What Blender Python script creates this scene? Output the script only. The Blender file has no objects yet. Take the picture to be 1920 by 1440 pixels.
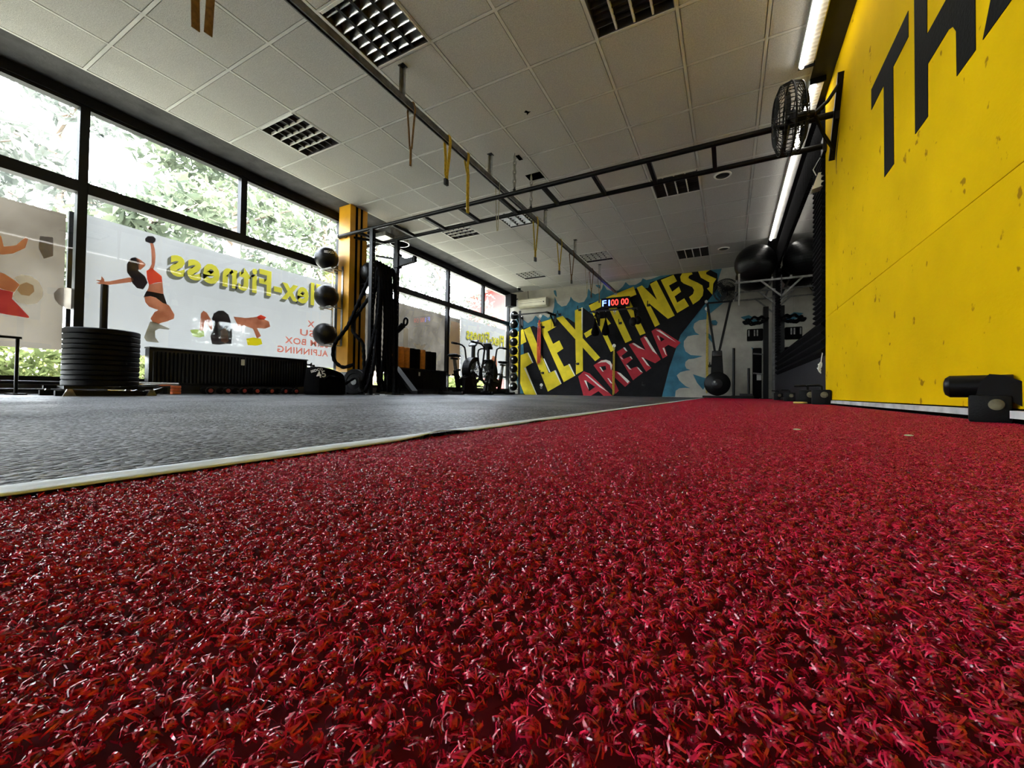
import bpy, bmesh, math, random
import numpy as np
from mathutils import Vector, Matrix
from mathutils.geometry import tessellate_polygon

# ------------------------------------------------------------------ camera, world, sun, exposure
scene = bpy.context.scene
COL = scene.collection
random.seed(7)
RNG = np.random.default_rng(7)
PI = math.pi

cam_data = bpy.data.cameras.new('camera')
cam_data.sensor_fit = 'HORIZONTAL'
cam_data.sensor_width = 36.0
cam_data.lens = 14.251
cam_data.clip_start = 0.005
cam_data.clip_end = 300
cam = bpy.data.objects.new('camera', cam_data)
COL.objects.link(cam)
right, up, back = (0.881983, 0.471081, 0.013753), (-0.003367, -0.022881, 0.999733), (0.47127, -0.881793, -0.018595)
cam.matrix_world = Matrix(((right[0], up[0], back[0], 0.0), (right[1], up[1], back[1], 0.0),
                           (right[2], up[2], back[2], 0.0785), (0, 0, 0, 1)))
scene.camera = cam

world = bpy.data.worlds.new('sky')
scene.world = world
world.use_nodes = True
wn = world.node_tree
wn.nodes.clear()
w_out = wn.nodes.new('ShaderNodeOutputWorld')
w_bg = wn.nodes.new('ShaderNodeBackground')
w_hs = wn.nodes.new('ShaderNodeHueSaturation')
w_sky = wn.nodes.new('ShaderNodeTexSky')
w_sky.sky_type = 'NISHITA'
w_sky.sun_disc = False
w_sky.sun_elevation = math.radians(52)
w_sky.sun_rotation = math.radians(100)
w_sky.dust_density = 3.0
w_hs.inputs['Saturation'].default_value = 0.33
w_bg.inputs['Strength'].default_value = 1.6
wn.links.new(w_sky.outputs[0], w_hs.inputs['Color'])
wn.links.new(w_hs.outputs[0], w_bg.inputs['Color'])
wn.links.new(w_bg.outputs[0], w_out.inputs['Surface'])

sun_data = bpy.data.lights.new('sun', 'SUN')
sun_data.energy = 9.0
sun_data.angle = math.radians(1.0)
sun_data.color = (1.0, 0.97, 0.92)
sun = bpy.data.objects.new('sun', sun_data)
COL.objects.link(sun)
sun.rotation_euler = Vector((-0.55, 0.25, -0.80)).to_track_quat('-Z', 'Y').to_euler()

scene.view_settings.view_transform = 'Standard'
scene.view_settings.look = 'None'
scene.view_settings.gamma = 1.0
scene.view_settings.use_curve_mapping = False
scene.view_settings.exposure = 3.02
scene.cycles.max_bounces = 10
scene.cycles.diffuse_bounces = 6
scene.cycles.transparent_max_bounces = 16

# ------------------------------------------------------------------ helpers
def V(*a):
    return Vector(a)

MATS = {}

def mat(name, col, rough=0.5, metal=0.0, spec=0.5, var=0.0, vs=8.0, col2=None, bump=0.0, bs=120.0, emit=0.0,
        trans=0.0, stretch=None):
    """Principled material with optional noise colour variation and fine bump, in object space."""
    m = bpy.data.materials.new(name)
    m.use_nodes = True
    nt = m.node_tree
    b = nt.nodes['Principled BSDF']
    b.inputs['Base Color'].default_value = (*col, 1)
    b.inputs['Roughness'].default_value = rough
    b.inputs['Metallic'].default_value = metal
    b.inputs['Specular IOR Level'].default_value = spec
    if emit:
        b.inputs['Emission Color'].default_value = (*col, 1)
        b.inputs['Emission Strength'].default_value = emit
    if var or bump:
        tc = nt.nodes.new('ShaderNodeTexCoord')
        src = tc.outputs['Object']
        if stretch:
            mp = nt.nodes.new('ShaderNodeMapping')
            mp.inputs['Scale'].default_value = stretch
            nt.links.new(src, mp.inputs['Vector'])
            src = mp.outputs[0]
    if var:
        n = nt.nodes.new('ShaderNodeTexNoise')
        n.inputs['Scale'].default_value = vs
        n.inputs['Detail'].default_value = 6
        nt.links.new(src, n.inputs['Vector'])
        r = nt.nodes.new('ShaderNodeValToRGB')
        c2 = col2 or tuple(max(0, c * (1 - var)) for c in col)
        c1 = tuple(min(1, c * (1 + var * 0.5)) for c in col)
        r.color_ramp.elements[0].position = 0.35
        r.color_ramp.elements[0].color = (*c2, 1)
        r.color_ramp.elements[1].position = 0.65
        r.color_ramp.elements[1].color = (*c1, 1)
        nt.links.new(n.outputs['Fac'], r.inputs['Fac'])
        nt.links.new(r.outputs['Color'], b.inputs['Base Color'])
    if bump:
        n2 = nt.nodes.new('ShaderNodeTexNoise')
        n2.inputs['Scale'].default_value = bs
        n2.inputs['Detail'].default_value = 4
        nt.links.new(src, n2.inputs['Vector'])
        bp = nt.nodes.new('ShaderNodeBump')
        bp.inputs['Strength'].default_value = bump
        bp.inputs['Distance'].default_value = 0.01
        nt.links.new(n2.outputs['Fac'], bp.inputs['Height'])
        nt.links.new(bp.outputs['Normal'], b.inputs['Normal'])
    MATS[name] = m
    return m

def tmat(name, col, t=0.5, col2=None, vs=3.0):
    """Diffuse + translucent sheet (banner cloth, leaves)."""
    m = bpy.data.materials.new(name)
    m.use_nodes = True
    nt = m.node_tree
    nt.nodes.clear()
    o = nt.nodes.new('ShaderNodeOutputMaterial')
    d = nt.nodes.new('ShaderNodeBsdfDiffuse')
    tr = nt.nodes.new('ShaderNodeBsdfTranslucent')
    mx = nt.nodes.new('ShaderNodeMixShader')
    mx.inputs[0].default_value = t
    d.inputs['Color'].default_value = (*col, 1)
    tr.inputs['Color'].default_value = (*col, 1)
    if col2:
        tc = nt.nodes.new('ShaderNodeTexCoord')
        n = nt.nodes.new('ShaderNodeTexNoise')
        n.inputs['Scale'].default_value = vs
        n.inputs['Detail'].default_value = 5
        r = nt.nodes.new('ShaderNodeValToRGB')
        r.color_ramp.elements[0].position = 0.36
        r.color_ramp.elements[0].color = (*col2, 1)
        r.color_ramp.elements[1].position = 0.64
        r.color_ramp.elements[1].color = (*col, 1)
        nt.links.new(tc.outputs['Object'], n.inputs['Vector'])
        nt.links.new(n.outputs['Fac'], r.inputs['Fac'])
        nt.links.new(r.outputs[0], d.inputs['Color'])
        nt.links.new(r.outputs[0], tr.inputs['Color'])
    nt.links.new(d.outputs[0], mx.inputs[1])
    nt.links.new(tr.outputs[0], mx.inputs[2])
    nt.links.new(mx.outputs[0], o.inputs['Surface'])
    MATS[name] = m
    return m

class MB:
    """Collects shapes; build() links them as one mesh object."""
    def __init__(self):
        self.v = []
        self.f = []

    def add(self, vs, fs):
        o = len(self.v)
        self.v.extend([tuple(x) for x in vs])
        self.f.extend([tuple(i + o for i in f) for f in fs])
        return self

    def box(self, x0, x1, y0, y1, z0, z1):
        return self.add([(x0, y0, z0), (x1, y0, z0), (x1, y1, z0), (x0, y1, z0), (x0, y0, z1), (x1, y0, z1), (x1, y1, z1), (x0, y1, z1)],
                        [(0, 3, 2, 1), (4, 5, 6, 7), (0, 1, 5, 4), (1, 2, 6, 5), (2, 3, 7, 6), (3, 0, 4, 7)])

    def bbox(self, x0, x1, y0, y1, z0, z1, r=0.01):
        """box with chamfered edges"""
        bm = bmesh.new()
        bmesh.ops.create_cube(bm, size=1)
        for v in bm.verts:
            v.co = Vector((x0 + (v.co.x + .5) * (x1 - x0), y0 + (v.co.y + .5) * (y1 - y0), z0 + (v.co.z + .5) * (z1 - z0)))
        bmesh.ops.bevel(bm, geom=bm.edges[:], offset=r, segments=2, profile=0.6, affect='EDGES')
        bm.verts.index_update()
        self.add([v.co[:] for v in bm.verts], [[v.index for v in f.verts] for f in bm.faces])
        bm.free()
        return self

    def bar(self, p0, p1, w, h, upv=(0, 0, 1)):
        p0, p1 = Vector(p0), Vector(p1)
        d = (p1 - p0).normalized()
        upv = Vector(upv)
        if abs(d.dot(upv)) > 0.98:
            upv = Vector((0, 1, 0))
        s = d.cross(upv).normalized() * (w / 2)
        u = s.cross(d).normalized() * (h / 2)
        q = []
        for c in (p0, p1):
            q += [c - s - u, c + s - u, c + s + u, c - s + u]
        return self.add(q, [(0, 3, 2, 1), (4, 5, 6, 7), (0, 1, 5, 4), (1, 2, 6, 5), (2, 3, 7, 6), (3, 0, 4, 7)])

    def tube(self, pts, r, n=8, closed=False, flat=None):
        """tube along a polyline; r is a number or list; flat=(w,h) makes a ribbon-like section"""
        pts = [Vector(q) for q in pts]
        m = len(pts)
        T = []
        for i in range(m):
            a = pts[(i - 1) % m] if (closed or i > 0) else pts[i]
            b = pts[(i + 1) % m] if (closed or i < m - 1) else pts[i]
            t = (b - a)
            T.append(t.normalized() if t.length > 1e-9 else Vector((0, 0, 1)))
        ref = Vector((0, 0, 1)) if abs(T[0].z) < 0.9 else Vector((0, 1, 0))
        N = (ref - T[0] * ref.dot(T[0])).normalized()
        vs = []
        for i in range(m):
            N = (N - T[i] * N.dot(T[i]))
            N = N.normalized() if N.length > 1e-6 else T[i].orthogonal().normalized()
            B = T[i].cross(N)
            rr = r[i] if isinstance(r, (list, tuple)) else r
            for k in range(n):
                a = 2 * PI * k / n
                vs.append(pts[i] + N * (math.cos(a) * rr) + B * (math.sin(a) * rr))
        fs = []
        for i in range(m if closed else m - 1):
            j = (i + 1) % m
            for k in range(n):
                l = (k + 1) % n
                fs.append((i * n + k, i * n + l, j * n + l, j * n + k))
        if not closed:
            fs.append(tuple(range(n - 1, -1, -1)))
            fs.append(tuple((m - 1) * n + k for k in range(n)))
        return self.add(vs, fs)

    def cyl(self, p0, p1, r, n=16, r2=None):
        return self.tube([p0, p1], [r, r if r2 is None else r2], n)

    def lathe(self, prof, origin=(0, 0, 0), axis=(0, 0, 1), n=24):
        ax = Vector(axis).normalized()
        a = ax.orthogonal().normalized()
        b = ax.cross(a)
        o = Vector(origin)
        vs, fs = [], []
        for (r, h) in prof:
            for k in range(n):
                t = 2 * PI * k / n
                vs.append(o + ax * h + a * (math.cos(t) * r) + b * (math.sin(t) * r))
        for i in range(len(prof) - 1):
            for k in range(n):
                l = (k + 1) % n
                fs.append((i * n + k, i * n + l, (i + 1) * n + l, (i + 1) * n + k))
        if prof[0][0] > 1e-6:
            fs.append(tuple(range(n - 1, -1, -1)))
        if prof[-1][0] > 1e-6:
            fs.append(tuple((len(prof) - 1) * n + k for k in range(n)))
        return self.add(vs, fs)

    def sphere(self, c, r, nu=24, nv=14, s=(1, 1, 1)):
        vs, fs = [], []
        for j in range(nv + 1):
            ph = PI * j / nv
            for i in range(nu):
                th = 2 * PI * i / nu
                vs.append((c[0] + r * s[0] * math.sin(ph) * math.cos(th), c[1] + r * s[1] * math.sin(ph) * math.sin(th), c[2] + r * s[2] * math.cos(ph)))
        for j in range(nv):
            for i in range(nu):
                k = (i + 1) % nu
                fs.append((j * nu + i, (j + 1) * nu + i, (j + 1) * nu + k, j * nu + k))
        return self.add(vs, fs)

    def torus(self, c, R, r, axis=(0, 0, 1), n=24, m=8, arc=(0, 2 * PI)):
        ax = Vector(axis).normalized()
        a = ax.orthogonal().normalized()
        b = ax.cross(a)
        full = abs(arc[1] - arc[0] - 2 * PI) < 1e-6
        k = n if full else n + 1
        pts = [Vector(c) + (a * math.cos(t) + b * math.sin(t)) * R for t in [arc[0] + (arc[1] - arc[0]) * i / n for i in range(k)]]
        return self.tube(pts, r, m, closed=full)

    def prism(self, poly, fn, w0, w1):
        """extrude a 2-D outline; fn(u, v, w) gives the 3-D point"""
        n = len(poly)
        tris = tessellate_polygon([[Vector((q[0], q[1], 0)) for q in poly]])
        vs = [fn(u, v, w0) for u, v in poly] + [fn(u, v, w1) for u, v in poly]
        fs = [tuple(t) for t in tris] + [tuple(n + i for i in reversed(t)) for t in tris]
        for i in range(n):
            j = (i + 1) % n
            fs.append((i, j, n + j, n + i))
        return self.add(vs, fs)

    def ribbon(self, pts, width, wdir, thick=0.003):
        """flat strap along a polyline, width along wdir"""
        pts = [Vector(q) for q in pts]
        wd = Vector(wdir).normalized() * (width / 2)
        m = len(pts)
        vs = []
        for i in range(m):
            t = (pts[min(i + 1, m - 1)] - pts[max(i - 1, 0)]).normalized()
            nn = t.cross(wd).normalized() * (thick / 2)
            vs += [pts[i] - wd - nn, pts[i] + wd - nn, pts[i] + wd + nn, pts[i] - wd + nn]
        fs = [(0, 3, 2, 1), tuple(4 * (m - 1) + k for k in range(4))]
        for i in range(m - 1):
            for k in range(4):
                l = (k + 1) % 4
                fs.append((4 * i + k, 4 * i + l, 4 * i + 4 + l, 4 * i + 4 + k))
        return self.add(vs, fs)

    def mesh(self, name, m, smooth=True, fix=True):
        me = bpy.data.meshes.new(name)
        me.from_pydata(self.v, [], self.f)
        if fix:
            bm = bmesh.new()
            bm.from_mesh(me)
            bmesh.ops.recalc_face_normals(bm, faces=bm.faces[:])
            bm.to_mesh(me)
            bm.free()
        if smooth:
            me.polygons.foreach_set('use_smooth', [True] * len(me.polygons))
            me.set_sharp_from_angle(angle=math.radians(38))
        me.materials.append(MATS[m] if isinstance(m, str) else m)
        return me

    def build(self, name, m, parent=None, smooth=True, fix=True):
        o = bpy.data.objects.new(name, self.mesh(name, m, smooth, fix))
        COL.objects.link(o)
        if parent is not None:
            o.parent = parent
        return o

def thing(name, label, cat, loc=(0, 0, 0), rotz=0.0, group=None):
    o = bpy.data.objects.new(name, None)
    o.empty_display_size = 0.05
    COL.objects.link(o)
    o.location = loc
    o.rotation_euler = (0, 0, rotz)
    o['label'] = label
    o['category'] = cat
    if group:
        o['group'] = group
    return o

def tag(o, label, cat, group=None):
    o['label'] = label
    o['category'] = cat
    if group:
        o['group'] = group
    return o

def struct(name):
    o = bpy.data.objects.new(name, None)
    COL.objects.link(o)
    o['kind'] = 'structure'
    return o

def dup(root, loc, rotz=None, label=None):
    r = root.copy()
    COL.objects.link(r)
    r.location = loc
    if rotz is not None:
        r.rotation_euler = (0, 0, rotz)
    if label:
        r['label'] = label
    for ch in list(root.children):
        c = ch.copy()
        COL.objects.link(c)
        c.parent = r
        for g in list(ch.children):
            d = g.copy()
            COL.objects.link(d)
            d.parent = c
    return r

def text2d(body, height=1.0, bold=0.0, space=1.0):
    """glyph triangles of a string, scaled so capitals are about `height` tall, starting at x = 0"""
    cu = bpy.data.curves.new('lettering', 'FONT')
    cu.body = body
    cu.size = height * 1.37
    cu.offset = bold * height
    cu.resolution_u = 3
    cu.space_character = space
    ob = bpy.data.objects.new('lettering', cu)
    COL.objects.link(ob)
    dg = bpy.context.evaluated_depsgraph_get()
    me = bpy.data.meshes.new_from_object(ob.evaluated_get(dg))
    vs = [(v.co.x, v.co.y) for v in me.vertices]
    fs = [tuple(f.vertices) for f in me.polygons]
    bpy.data.objects.remove(ob)
    bpy.data.curves.remove(cu)
    bpy.data.meshes.remove(me)
    return vs, fs

def flat_text(body, height, fn, bold=0.0, width=None, space=1.0):
    vs, fs = text2d(body, height, bold, space)
    xs = [v[0] for v in vs]
    x0, x1 = min(xs), max(xs)
    k = (width / (x1 - x0)) if width else 1.0
    return MB().add([fn((x - x0) * k, y) for x, y in vs], fs)

def drop_shadow(body, height, fn, off, bold=0.0, width=None, space=1.0):
    """only the sliver of a block shadow that shows beside each glyph"""
    vs, fs = text2d(body, height, bold, space)
    xs = [v[0] for v in vs]
    x0, x1 = min(xs), max(xs)
    k = (width / (x1 - x0)) if width else 1.0
    P = [((x - x0) * k, y) for x, y in vs]
    seen = {}
    for f in fs:
        ar = sum(P[f[i]][0] * P[f[(i + 1) % len(f)]][1] - P[f[(i + 1) % len(f)]][0] * P[f[i]][1] for i in range(len(f)))
        q = list(f) if ar > 0 else list(reversed(f))
        for i in range(len(q)):
            e = (q[i], q[(i + 1) % len(q)])
            key = (min(e), max(e))
            seen[key] = None if key in seen else e
    m = MB()
    for e in seen.values():
        if e is None:
            continue
        a, b = P[e[0]], P[e[1]]
        nrm = (b[1] - a[1], a[0] - b[0])
        if nrm[0] * off[0] + nrm[1] * off[1] > 0:
            m.add([fn(*a), fn(*b), fn(b[0] + off[0], b[1] + off[1]), fn(a[0] + off[0], a[1] + off[1])], [(0, 1, 2, 3)])
    return m

# ------------------------------------------------------------------ materials
mat('black_metal', (0.0025, 0.0025, 0.0028), 0.42, 0.0, 0.22, var=0.3, vs=30)
mat('dark_steel', (0.03, 0.03, 0.032), 0.35, 0.6, 0.4, var=0.3, vs=12)
mat('steel', (0.42, 0.42, 0.41), 0.35, 0.85, var=0.25, vs=25)
mat('zinc', (0.20, 0.20, 0.195), 0.4, 0.8, var=0.35, vs=18)
mat('chrome', (0.75, 0.75, 0.75), 0.15, 1.0)
mat('rubber_black', (0.0022, 0.0022, 0.0024), 0.55, 0, 0.15, var=0.3, vs=30, bump=0.15, bs=200)
mat('ball_rubber', (0.0026, 0.0026, 0.003), 0.32, 0, 0.28, var=0.25, vs=20, bump=0.25, bs=140)
mat('plastic_black', (0.0024, 0.0024, 0.0027), 0.4, 0.0, 0.16, var=0.2, vs=20)
mat('fabric_black', (0.0028, 0.0025, 0.0028), 0.85, 0, 0.06, var=0.4, vs=25, bump=0.4, bs=260)
mat('rope_black', (0.0034, 0.0034, 0.004), 0.8, 0, 0.08, var=0.4, vs=60, bump=0.5, bs=220)
mat('foam_black', (0.003, 0.0028, 0.0036), 0.9, 0, 0.08, var=0.3, vs=40, bump=0.4, bs=300)
mat('white_plastic', (0.72, 0.71, 0.66), 0.4, var=0.06, vs=6)
mat('cream_plastic', (0.66, 0.62, 0.48), 0.45, var=0.08, vs=6)
mat('white_paint', (0.85, 0.85, 0.83), 0.6)
mat('orange_foam', (0.62, 0.22, 0.02), 0.8, var=0.2, vs=20, bump=0.2, bs=120)
mat('column_yellow', (0.74, 0.36, 0.008), 0.45, var=0.12, vs=5, bump=0.1, bs=60)
mat('strap_yellow', (0.56, 0.40, 0.02), 0.7, var=0.35, vs=40, bump=0.4, bs=350)
mat('strap_brown', (0.20, 0.11, 0.03), 0.8, var=0.35, vs=40, bump=0.4, bs=350)
mat('strap_cream', (0.45, 0.41, 0.25), 0.8, var=0.3, vs=40)
mat('band_red', (0.55, 0.04, 0.015), 0.5, var=0.2, vs=20)
mat('red_cap', (0.40, 0.05, 0.04), 0.4, var=0.2, vs=20)
mat('orange_plastic', (0.75, 0.16, 0.03), 0.45, var=0.15, vs=20)
mat('dull_brass', (0.13, 0.12, 0.07), 0.6, 0.2, 0.3, var=0.3, vs=60)
mat('yellow_plastic', (0.62, 0.42, 0.10), 0.5, var=0.2, vs=20)
mat('ceiling_tile', (0.56, 0.545, 0.51), 0.9, 0, 0.2, var=0.16, vs=110, bump=0.45, bs=260)
mat('grid_metal', (0.66, 0.65, 0.61), 0.55, 0, 0.4, var=0.1, vs=5)
mat('soffit_paint', (0.06, 0.058, 0.058), 0.85, 0, 0.25, var=0.35, vs=5, bump=0.2, bs=40)
mat('frame_dark', (0.006, 0.006, 0.007), 0.5, 0, 0.25, var=0.4, vs=14)
mat('dark_wall', (0.011, 0.011, 0.014), 0.6, 0, 0.2, var=0.2, vs=4, bump=0.1, bs=60)
mat('ceiling_black', (0.012, 0.012, 0.012), 0.7, var=0.2)
mat('plaster_grey', (0.38, 0.37, 0.34), 0.9, var=0.15, vs=2)
mat('lettering_black', (0.004, 0.0038, 0.0036), 0.65, 0, 0.08, var=0.25, vs=12, bump=0.15, bs=60)
mat('concrete', (0.14, 0.14, 0.14), 0.9, var=0.2, vs=3)
mat('sill_strip', (0.50, 0.51, 0.50), 0.6, var=0.35, vs=9)
mat('lamp_reflector', (0.7, 0.7, 0.7), 0.28, 1.0, var=0.3, vs=15)
mat('lamp_white', (0.70, 0.69, 0.66), 0.4, 0, 0.5)
mat('lamp_inside', (0.05, 0.045, 0.05), 0.5, 0, 0.4, var=0.2, vs=8)
mat('void_black', (0.002, 0.002, 0.002), 0.95, 0, 0.0, var=0.1)
mat('led_glow', (1.0, 0.97, 0.90), 0.5, emit=1.8)
mat('diffuser_ribbed', (0.72, 0.71, 0.68), 0.35, 0, 0.5, var=0.12, vs=6)
mat('digit_red', (1.0, 0.02, 0.015), 0.5, emit=0.9)
mat('digit_blue', (0.05, 0.10, 1.0), 0.5, emit=1.8)
mat('mural_blue', (0.045, 0.155, 0.225), 0.85, 0, 0.2, var=0.25, vs=5, bump=0.25, bs=30)
mat('mural_grey', (0.38, 0.36, 0.31), 0.85, 0, 0.2, var=0.15, vs=4, bump=0.25, bs=30)
mat('mural_black', (0.008, 0.0075, 0.009), 0.6, 0, 0.1, var=0.35, vs=4, bump=0.3, bs=30)
mat('mural_yellow', (0.80, 0.63, 0.03), 0.8, 0, 0.2, var=0.16, vs=4, bump=0.25, bs=30)
mat('mural_red', (0.45, 0.03, 0.045), 0.8, 0, 0.2, var=0.2, vs=4, bump=0.25, bs=30)
mat('mural_white', (0.78, 0.76, 0.70), 0.8, 0, 0.2, var=0.1, vs=4, bump=0.25, bs=30)
mat('red_building', (0.09, 0.010, 0.008), 0.9, var=0.15, vs=1)
mat('pale_roof', (0.13, 0.08, 0.075), 0.9, var=0.1, vs=1)
mat('bark', (0.10, 0.075, 0.055), 0.95, var=0.4, vs=8)
mat('lawn', (0.23, 0.23, 0.19), 0.95, var=0.4, vs=1.5)

def turf_fibre():
    m = mat('turf_fibre', (0.22, 0.010, 0.022), 0.22, 0, 0.50)
    nt = m.node_tree
    b = nt.nodes['Principled BSDF']
    g = nt.nodes.new('ShaderNodeNewGeometry')
    r = nt.nodes.new('ShaderNodeValToRGB')
    e = r.color_ramp.elements
    e[0].position = 0.0
    e[0].color = (0.12, 0.002, 0.012, 1)
    e[1].position = 1.0
    e[1].color = (0.76, 0.030, 0.085, 1)
    k = e.new(0.5)
    k.color = (0.49, 0.008, 0.042, 1)
    k = e.new(0.985)
    k.color = (0.66, 0.014, 0.060, 1)
    nt.links.new(g.outputs['Random Per Island'], r.inputs['Fac'])
    nt.links.new(r.outputs['Color'], b.inputs['Base Color'])
turf_fibre()
mat('turf_backing', (0.11, 0.003, 0.011), 0.9, 0, 0.2, var=0.3, vs=60)

def rubber_floor():
    m = mat('rubber_floor', (0.03, 0.03, 0.033), 0.5, 0, 0.26)
    nt = m.node_tree
    b = nt.nodes['Principled BSDF']
    tc = nt.nodes.new('ShaderNodeTexCoord')
    vo = nt.nodes.new('ShaderNodeTexVoronoi')
    vo.inputs['Scale'].default_value = 130
    n2 = nt.nodes.new('ShaderNodeTexNoise')
    n2.inputs['Scale'].default_value = 2.0
    n2.inputs['Detail'].default_value = 5
    n3 = nt.nodes.new('ShaderNodeTexNoise')
    n3.inputs['Scale'].default_value = 95
    n3.inputs['Detail'].default_value = 3
    for x in (vo, n2, n3):
        nt.links.new(tc.outputs['Object'], x.inputs['Vector'])
    r = nt.nodes.new('ShaderNodeValToRGB')
    r.color_ramp.elements[0].position = 0.45
    r.color_ramp.elements[0].color = (0.003, 0.003, 0.004, 1)
    r.color_ramp.elements[1].position = 0.80
    r.color_ramp.elements[1].color = (0.14, 0.147, 0.155, 1)
    sep = nt.nodes.new('ShaderNodeSeparateColor')
    nt.links.new(vo.outputs['Color'], sep.inputs[0])
    nt.links.new(sep.outputs[0], r.inputs['Fac'])
    nt.links.new(r.outputs['Color'], b.inputs['Base Color'])
    rr = nt.nodes.new('ShaderNodeMapRange')
    rr.inputs['From Min'].default_value = 0.3
    rr.inputs['From Max'].default_value = 0.7
    rr.inputs['To Min'].default_value = 0.34
    rr.inputs['To Max'].default_value = 0.6
    nt.links.new(n2.outputs['Fac'], rr.inputs['Value'])
    nt.links.new(rr.outputs[0], b.inputs['Roughness'])
    ad = nt.nodes.new('ShaderNodeMath')
    ad.operation = 'SUBTRACT'
    nt.links.new(n3.outputs['Fac'], ad.inputs[0])
    nt.links.new(vo.outputs['Distance'], ad.inputs[1])
    bp = nt.nodes.new('ShaderNodeBump')
    bp.inputs['Strength'].default_value = 0.9
    bp.inputs['Distance'].default_value = 0.010
    nt.links.new(ad.outputs[0], bp.inputs['Height'])
    nt.links.new(bp.outputs['Normal'], b.inputs['Normal'])
rubber_floor()

def yellow_board():
    m = mat('yellow_board', (0.66, 0.43, 0.004), 0.8, 0, 0.05)
    nt = m.node_tree
    b = nt.nodes['Principled BSDF']
    tc = nt.nodes.new('ShaderNodeTexCoord')
    def noise(scale, detail, stretch=(1, 1, 1)):
        mp = nt.nodes.new('ShaderNodeMapping')
        mp.inputs['Scale'].default_value = stretch
        nt.links.new(tc.outputs['Object'], mp.inputs['Vector'])
        n = nt.nodes.new('ShaderNodeTexNoise')
        n.inputs['Scale'].default_value = scale
        n.inputs['Detail'].default_value = detail
        nt.links.new(mp.outputs[0], n.inputs['Vector'])
        return n
    big = noise(2.2, 4)
    r = nt.nodes.new('ShaderNodeValToRGB')
    r.color_ramp.elements[0].position = 0.3
    r.color_ramp.elements[0].color = (0.63, 0.395, 0.0, 1)
    r.color_ramp.elements[1].position = 0.7
    r.color_ramp.elements[1].color = (0.73, 0.46, 0.0, 1)
    nt.links.new(big.outputs['Fac'], r.inputs['Fac'])
    spots = noise(11, 3.5, (1, 1.1, 1))
    r2 = nt.nodes.new('ShaderNodeValToRGB')
    r2.color_ramp.elements[0].position = 0.675
    r2.color_ramp.elements[0].color = (0, 0, 0, 1)
    r2.color_ramp.elements[1].position = 0.71
    r2.color_ramp.elements[1].color = (0.75, 0.75, 0.75, 1)
    nt.links.new(spots.outputs['Fac'], r2.inputs['Fac'])
    mx = nt.nodes.new('ShaderNodeMix')
    mx.data_type = 'RGBA'
    mx.inputs['B'].default_value = (0.22, 0.10, 0.006, 1)
    nt.links.new(r2.outputs['Color'], mx.inputs['Factor'])
    nt.links.new(r.outputs['Color'], mx.inputs['A'])
    nt.links.new(mx.outputs['Result'], b.inputs['Base Color'])
    chips = noise(38, 5, (1, 1, 2.2))
    bp = nt.nodes.new('ShaderNodeBump')
    bp.inputs['Strength'].default_value = 0.4
    bp.inputs['Distance'].default_value = 0.004
    nt.links.new(chips.outputs['Fac'], bp.inputs['Height'])
    nt.links.new(bp.outputs['Normal'], b.inputs['Normal'])
yellow_board()

def brick_paint():
    """painted brickwork: one paint colour, the courses show as relief"""
    for nm in ('mural_grey', 'mural_blue', 'mural_black', 'mural_yellow', 'mural_red', 'mural_white'):
        nt = MATS[nm].node_tree
        b = nt.nodes['Principled BSDF']
        tc = nt.nodes.new('ShaderNodeTexCoord')
        mp = nt.nodes.new('ShaderNodeMapping')
        mp.inputs['Rotation'].default_value = (PI / 2, 0, 0)
        br = nt.nodes.new('ShaderNodeTexBrick')
        br.inputs['Scale'].default_value = 1.0
        br.inputs['Brick Width'].default_value = 0.25
        br.inputs['Row Height'].default_value = 0.075
        br.inputs['Mortar Size'].default_value = 0.006
        br.inputs['Color1'].default_value = (1, 1, 1, 1)
        br.inputs['Color2'].default_value = (0.85, 0.85, 0.85, 1)
        br.inputs['Mortar'].default_value = (0, 0, 0, 1)
        nt.links.new(tc.outputs['Object'], mp.inputs['Vector'])
        nt.links.new(mp.outputs[0], br.inputs['Vector'])
        bp = nt.nodes.new('ShaderNodeBump')
        bp.inputs['Strength'].default_value = 0.5
        bp.inputs['Distance'].default_value = 0.006
        old = b.inputs['Normal'].links[0].from_socket
        nt.links.new(br.outputs['Color'], bp.inputs['Height'])
        nt.links.new(old, bp.inputs['Normal'])
        nt.links.new(bp.outputs['Normal'], b.inputs['Normal'])
brick_paint()

def tape_mat():
    m = mat('floor_tape', (0.50, 0.57, 0.61), 0.55, 0, 0.3, var=0.2, vs=6, col2=(0.42, 0.46, 0.46), stretch=(6, 1, 1), bump=0.25, bs=30)
tape_mat()

def glass():
    m = bpy.data.materials.new('window_glass')
    m.use_nodes = True
    nt = m.node_tree
    nt.nodes.clear()
    o = nt.nodes.new('ShaderNodeOutputMaterial')
    t = nt.nodes.new('ShaderNodeBsdfTransparent')
    t.inputs['Color'].default_value = (0.94, 0.96, 0.95, 1)
    g = nt.nodes.new('ShaderNodeBsdfGlossy')
    g.inputs['Roughness'].default_value = 0.02
    fr = nt.nodes.new('ShaderNodeFresnel')
    fr.inputs['IOR'].default_value = 1.45
    mx = nt.nodes.new('ShaderNodeMixShader')
    nt.links.new(fr.outputs[0], mx.inputs[0])
    nt.links.new(t.outputs[0], mx.inputs[1])
    nt.links.new(g.outputs[0], mx.inputs[2])
    nt.links.new(mx.outputs[0], o.inputs['Surface'])
    MATS['window_glass'] = m
glass()
mat('mirror_glass', (0.55, 0.56, 0.55), 0.015, 1.0)

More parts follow.
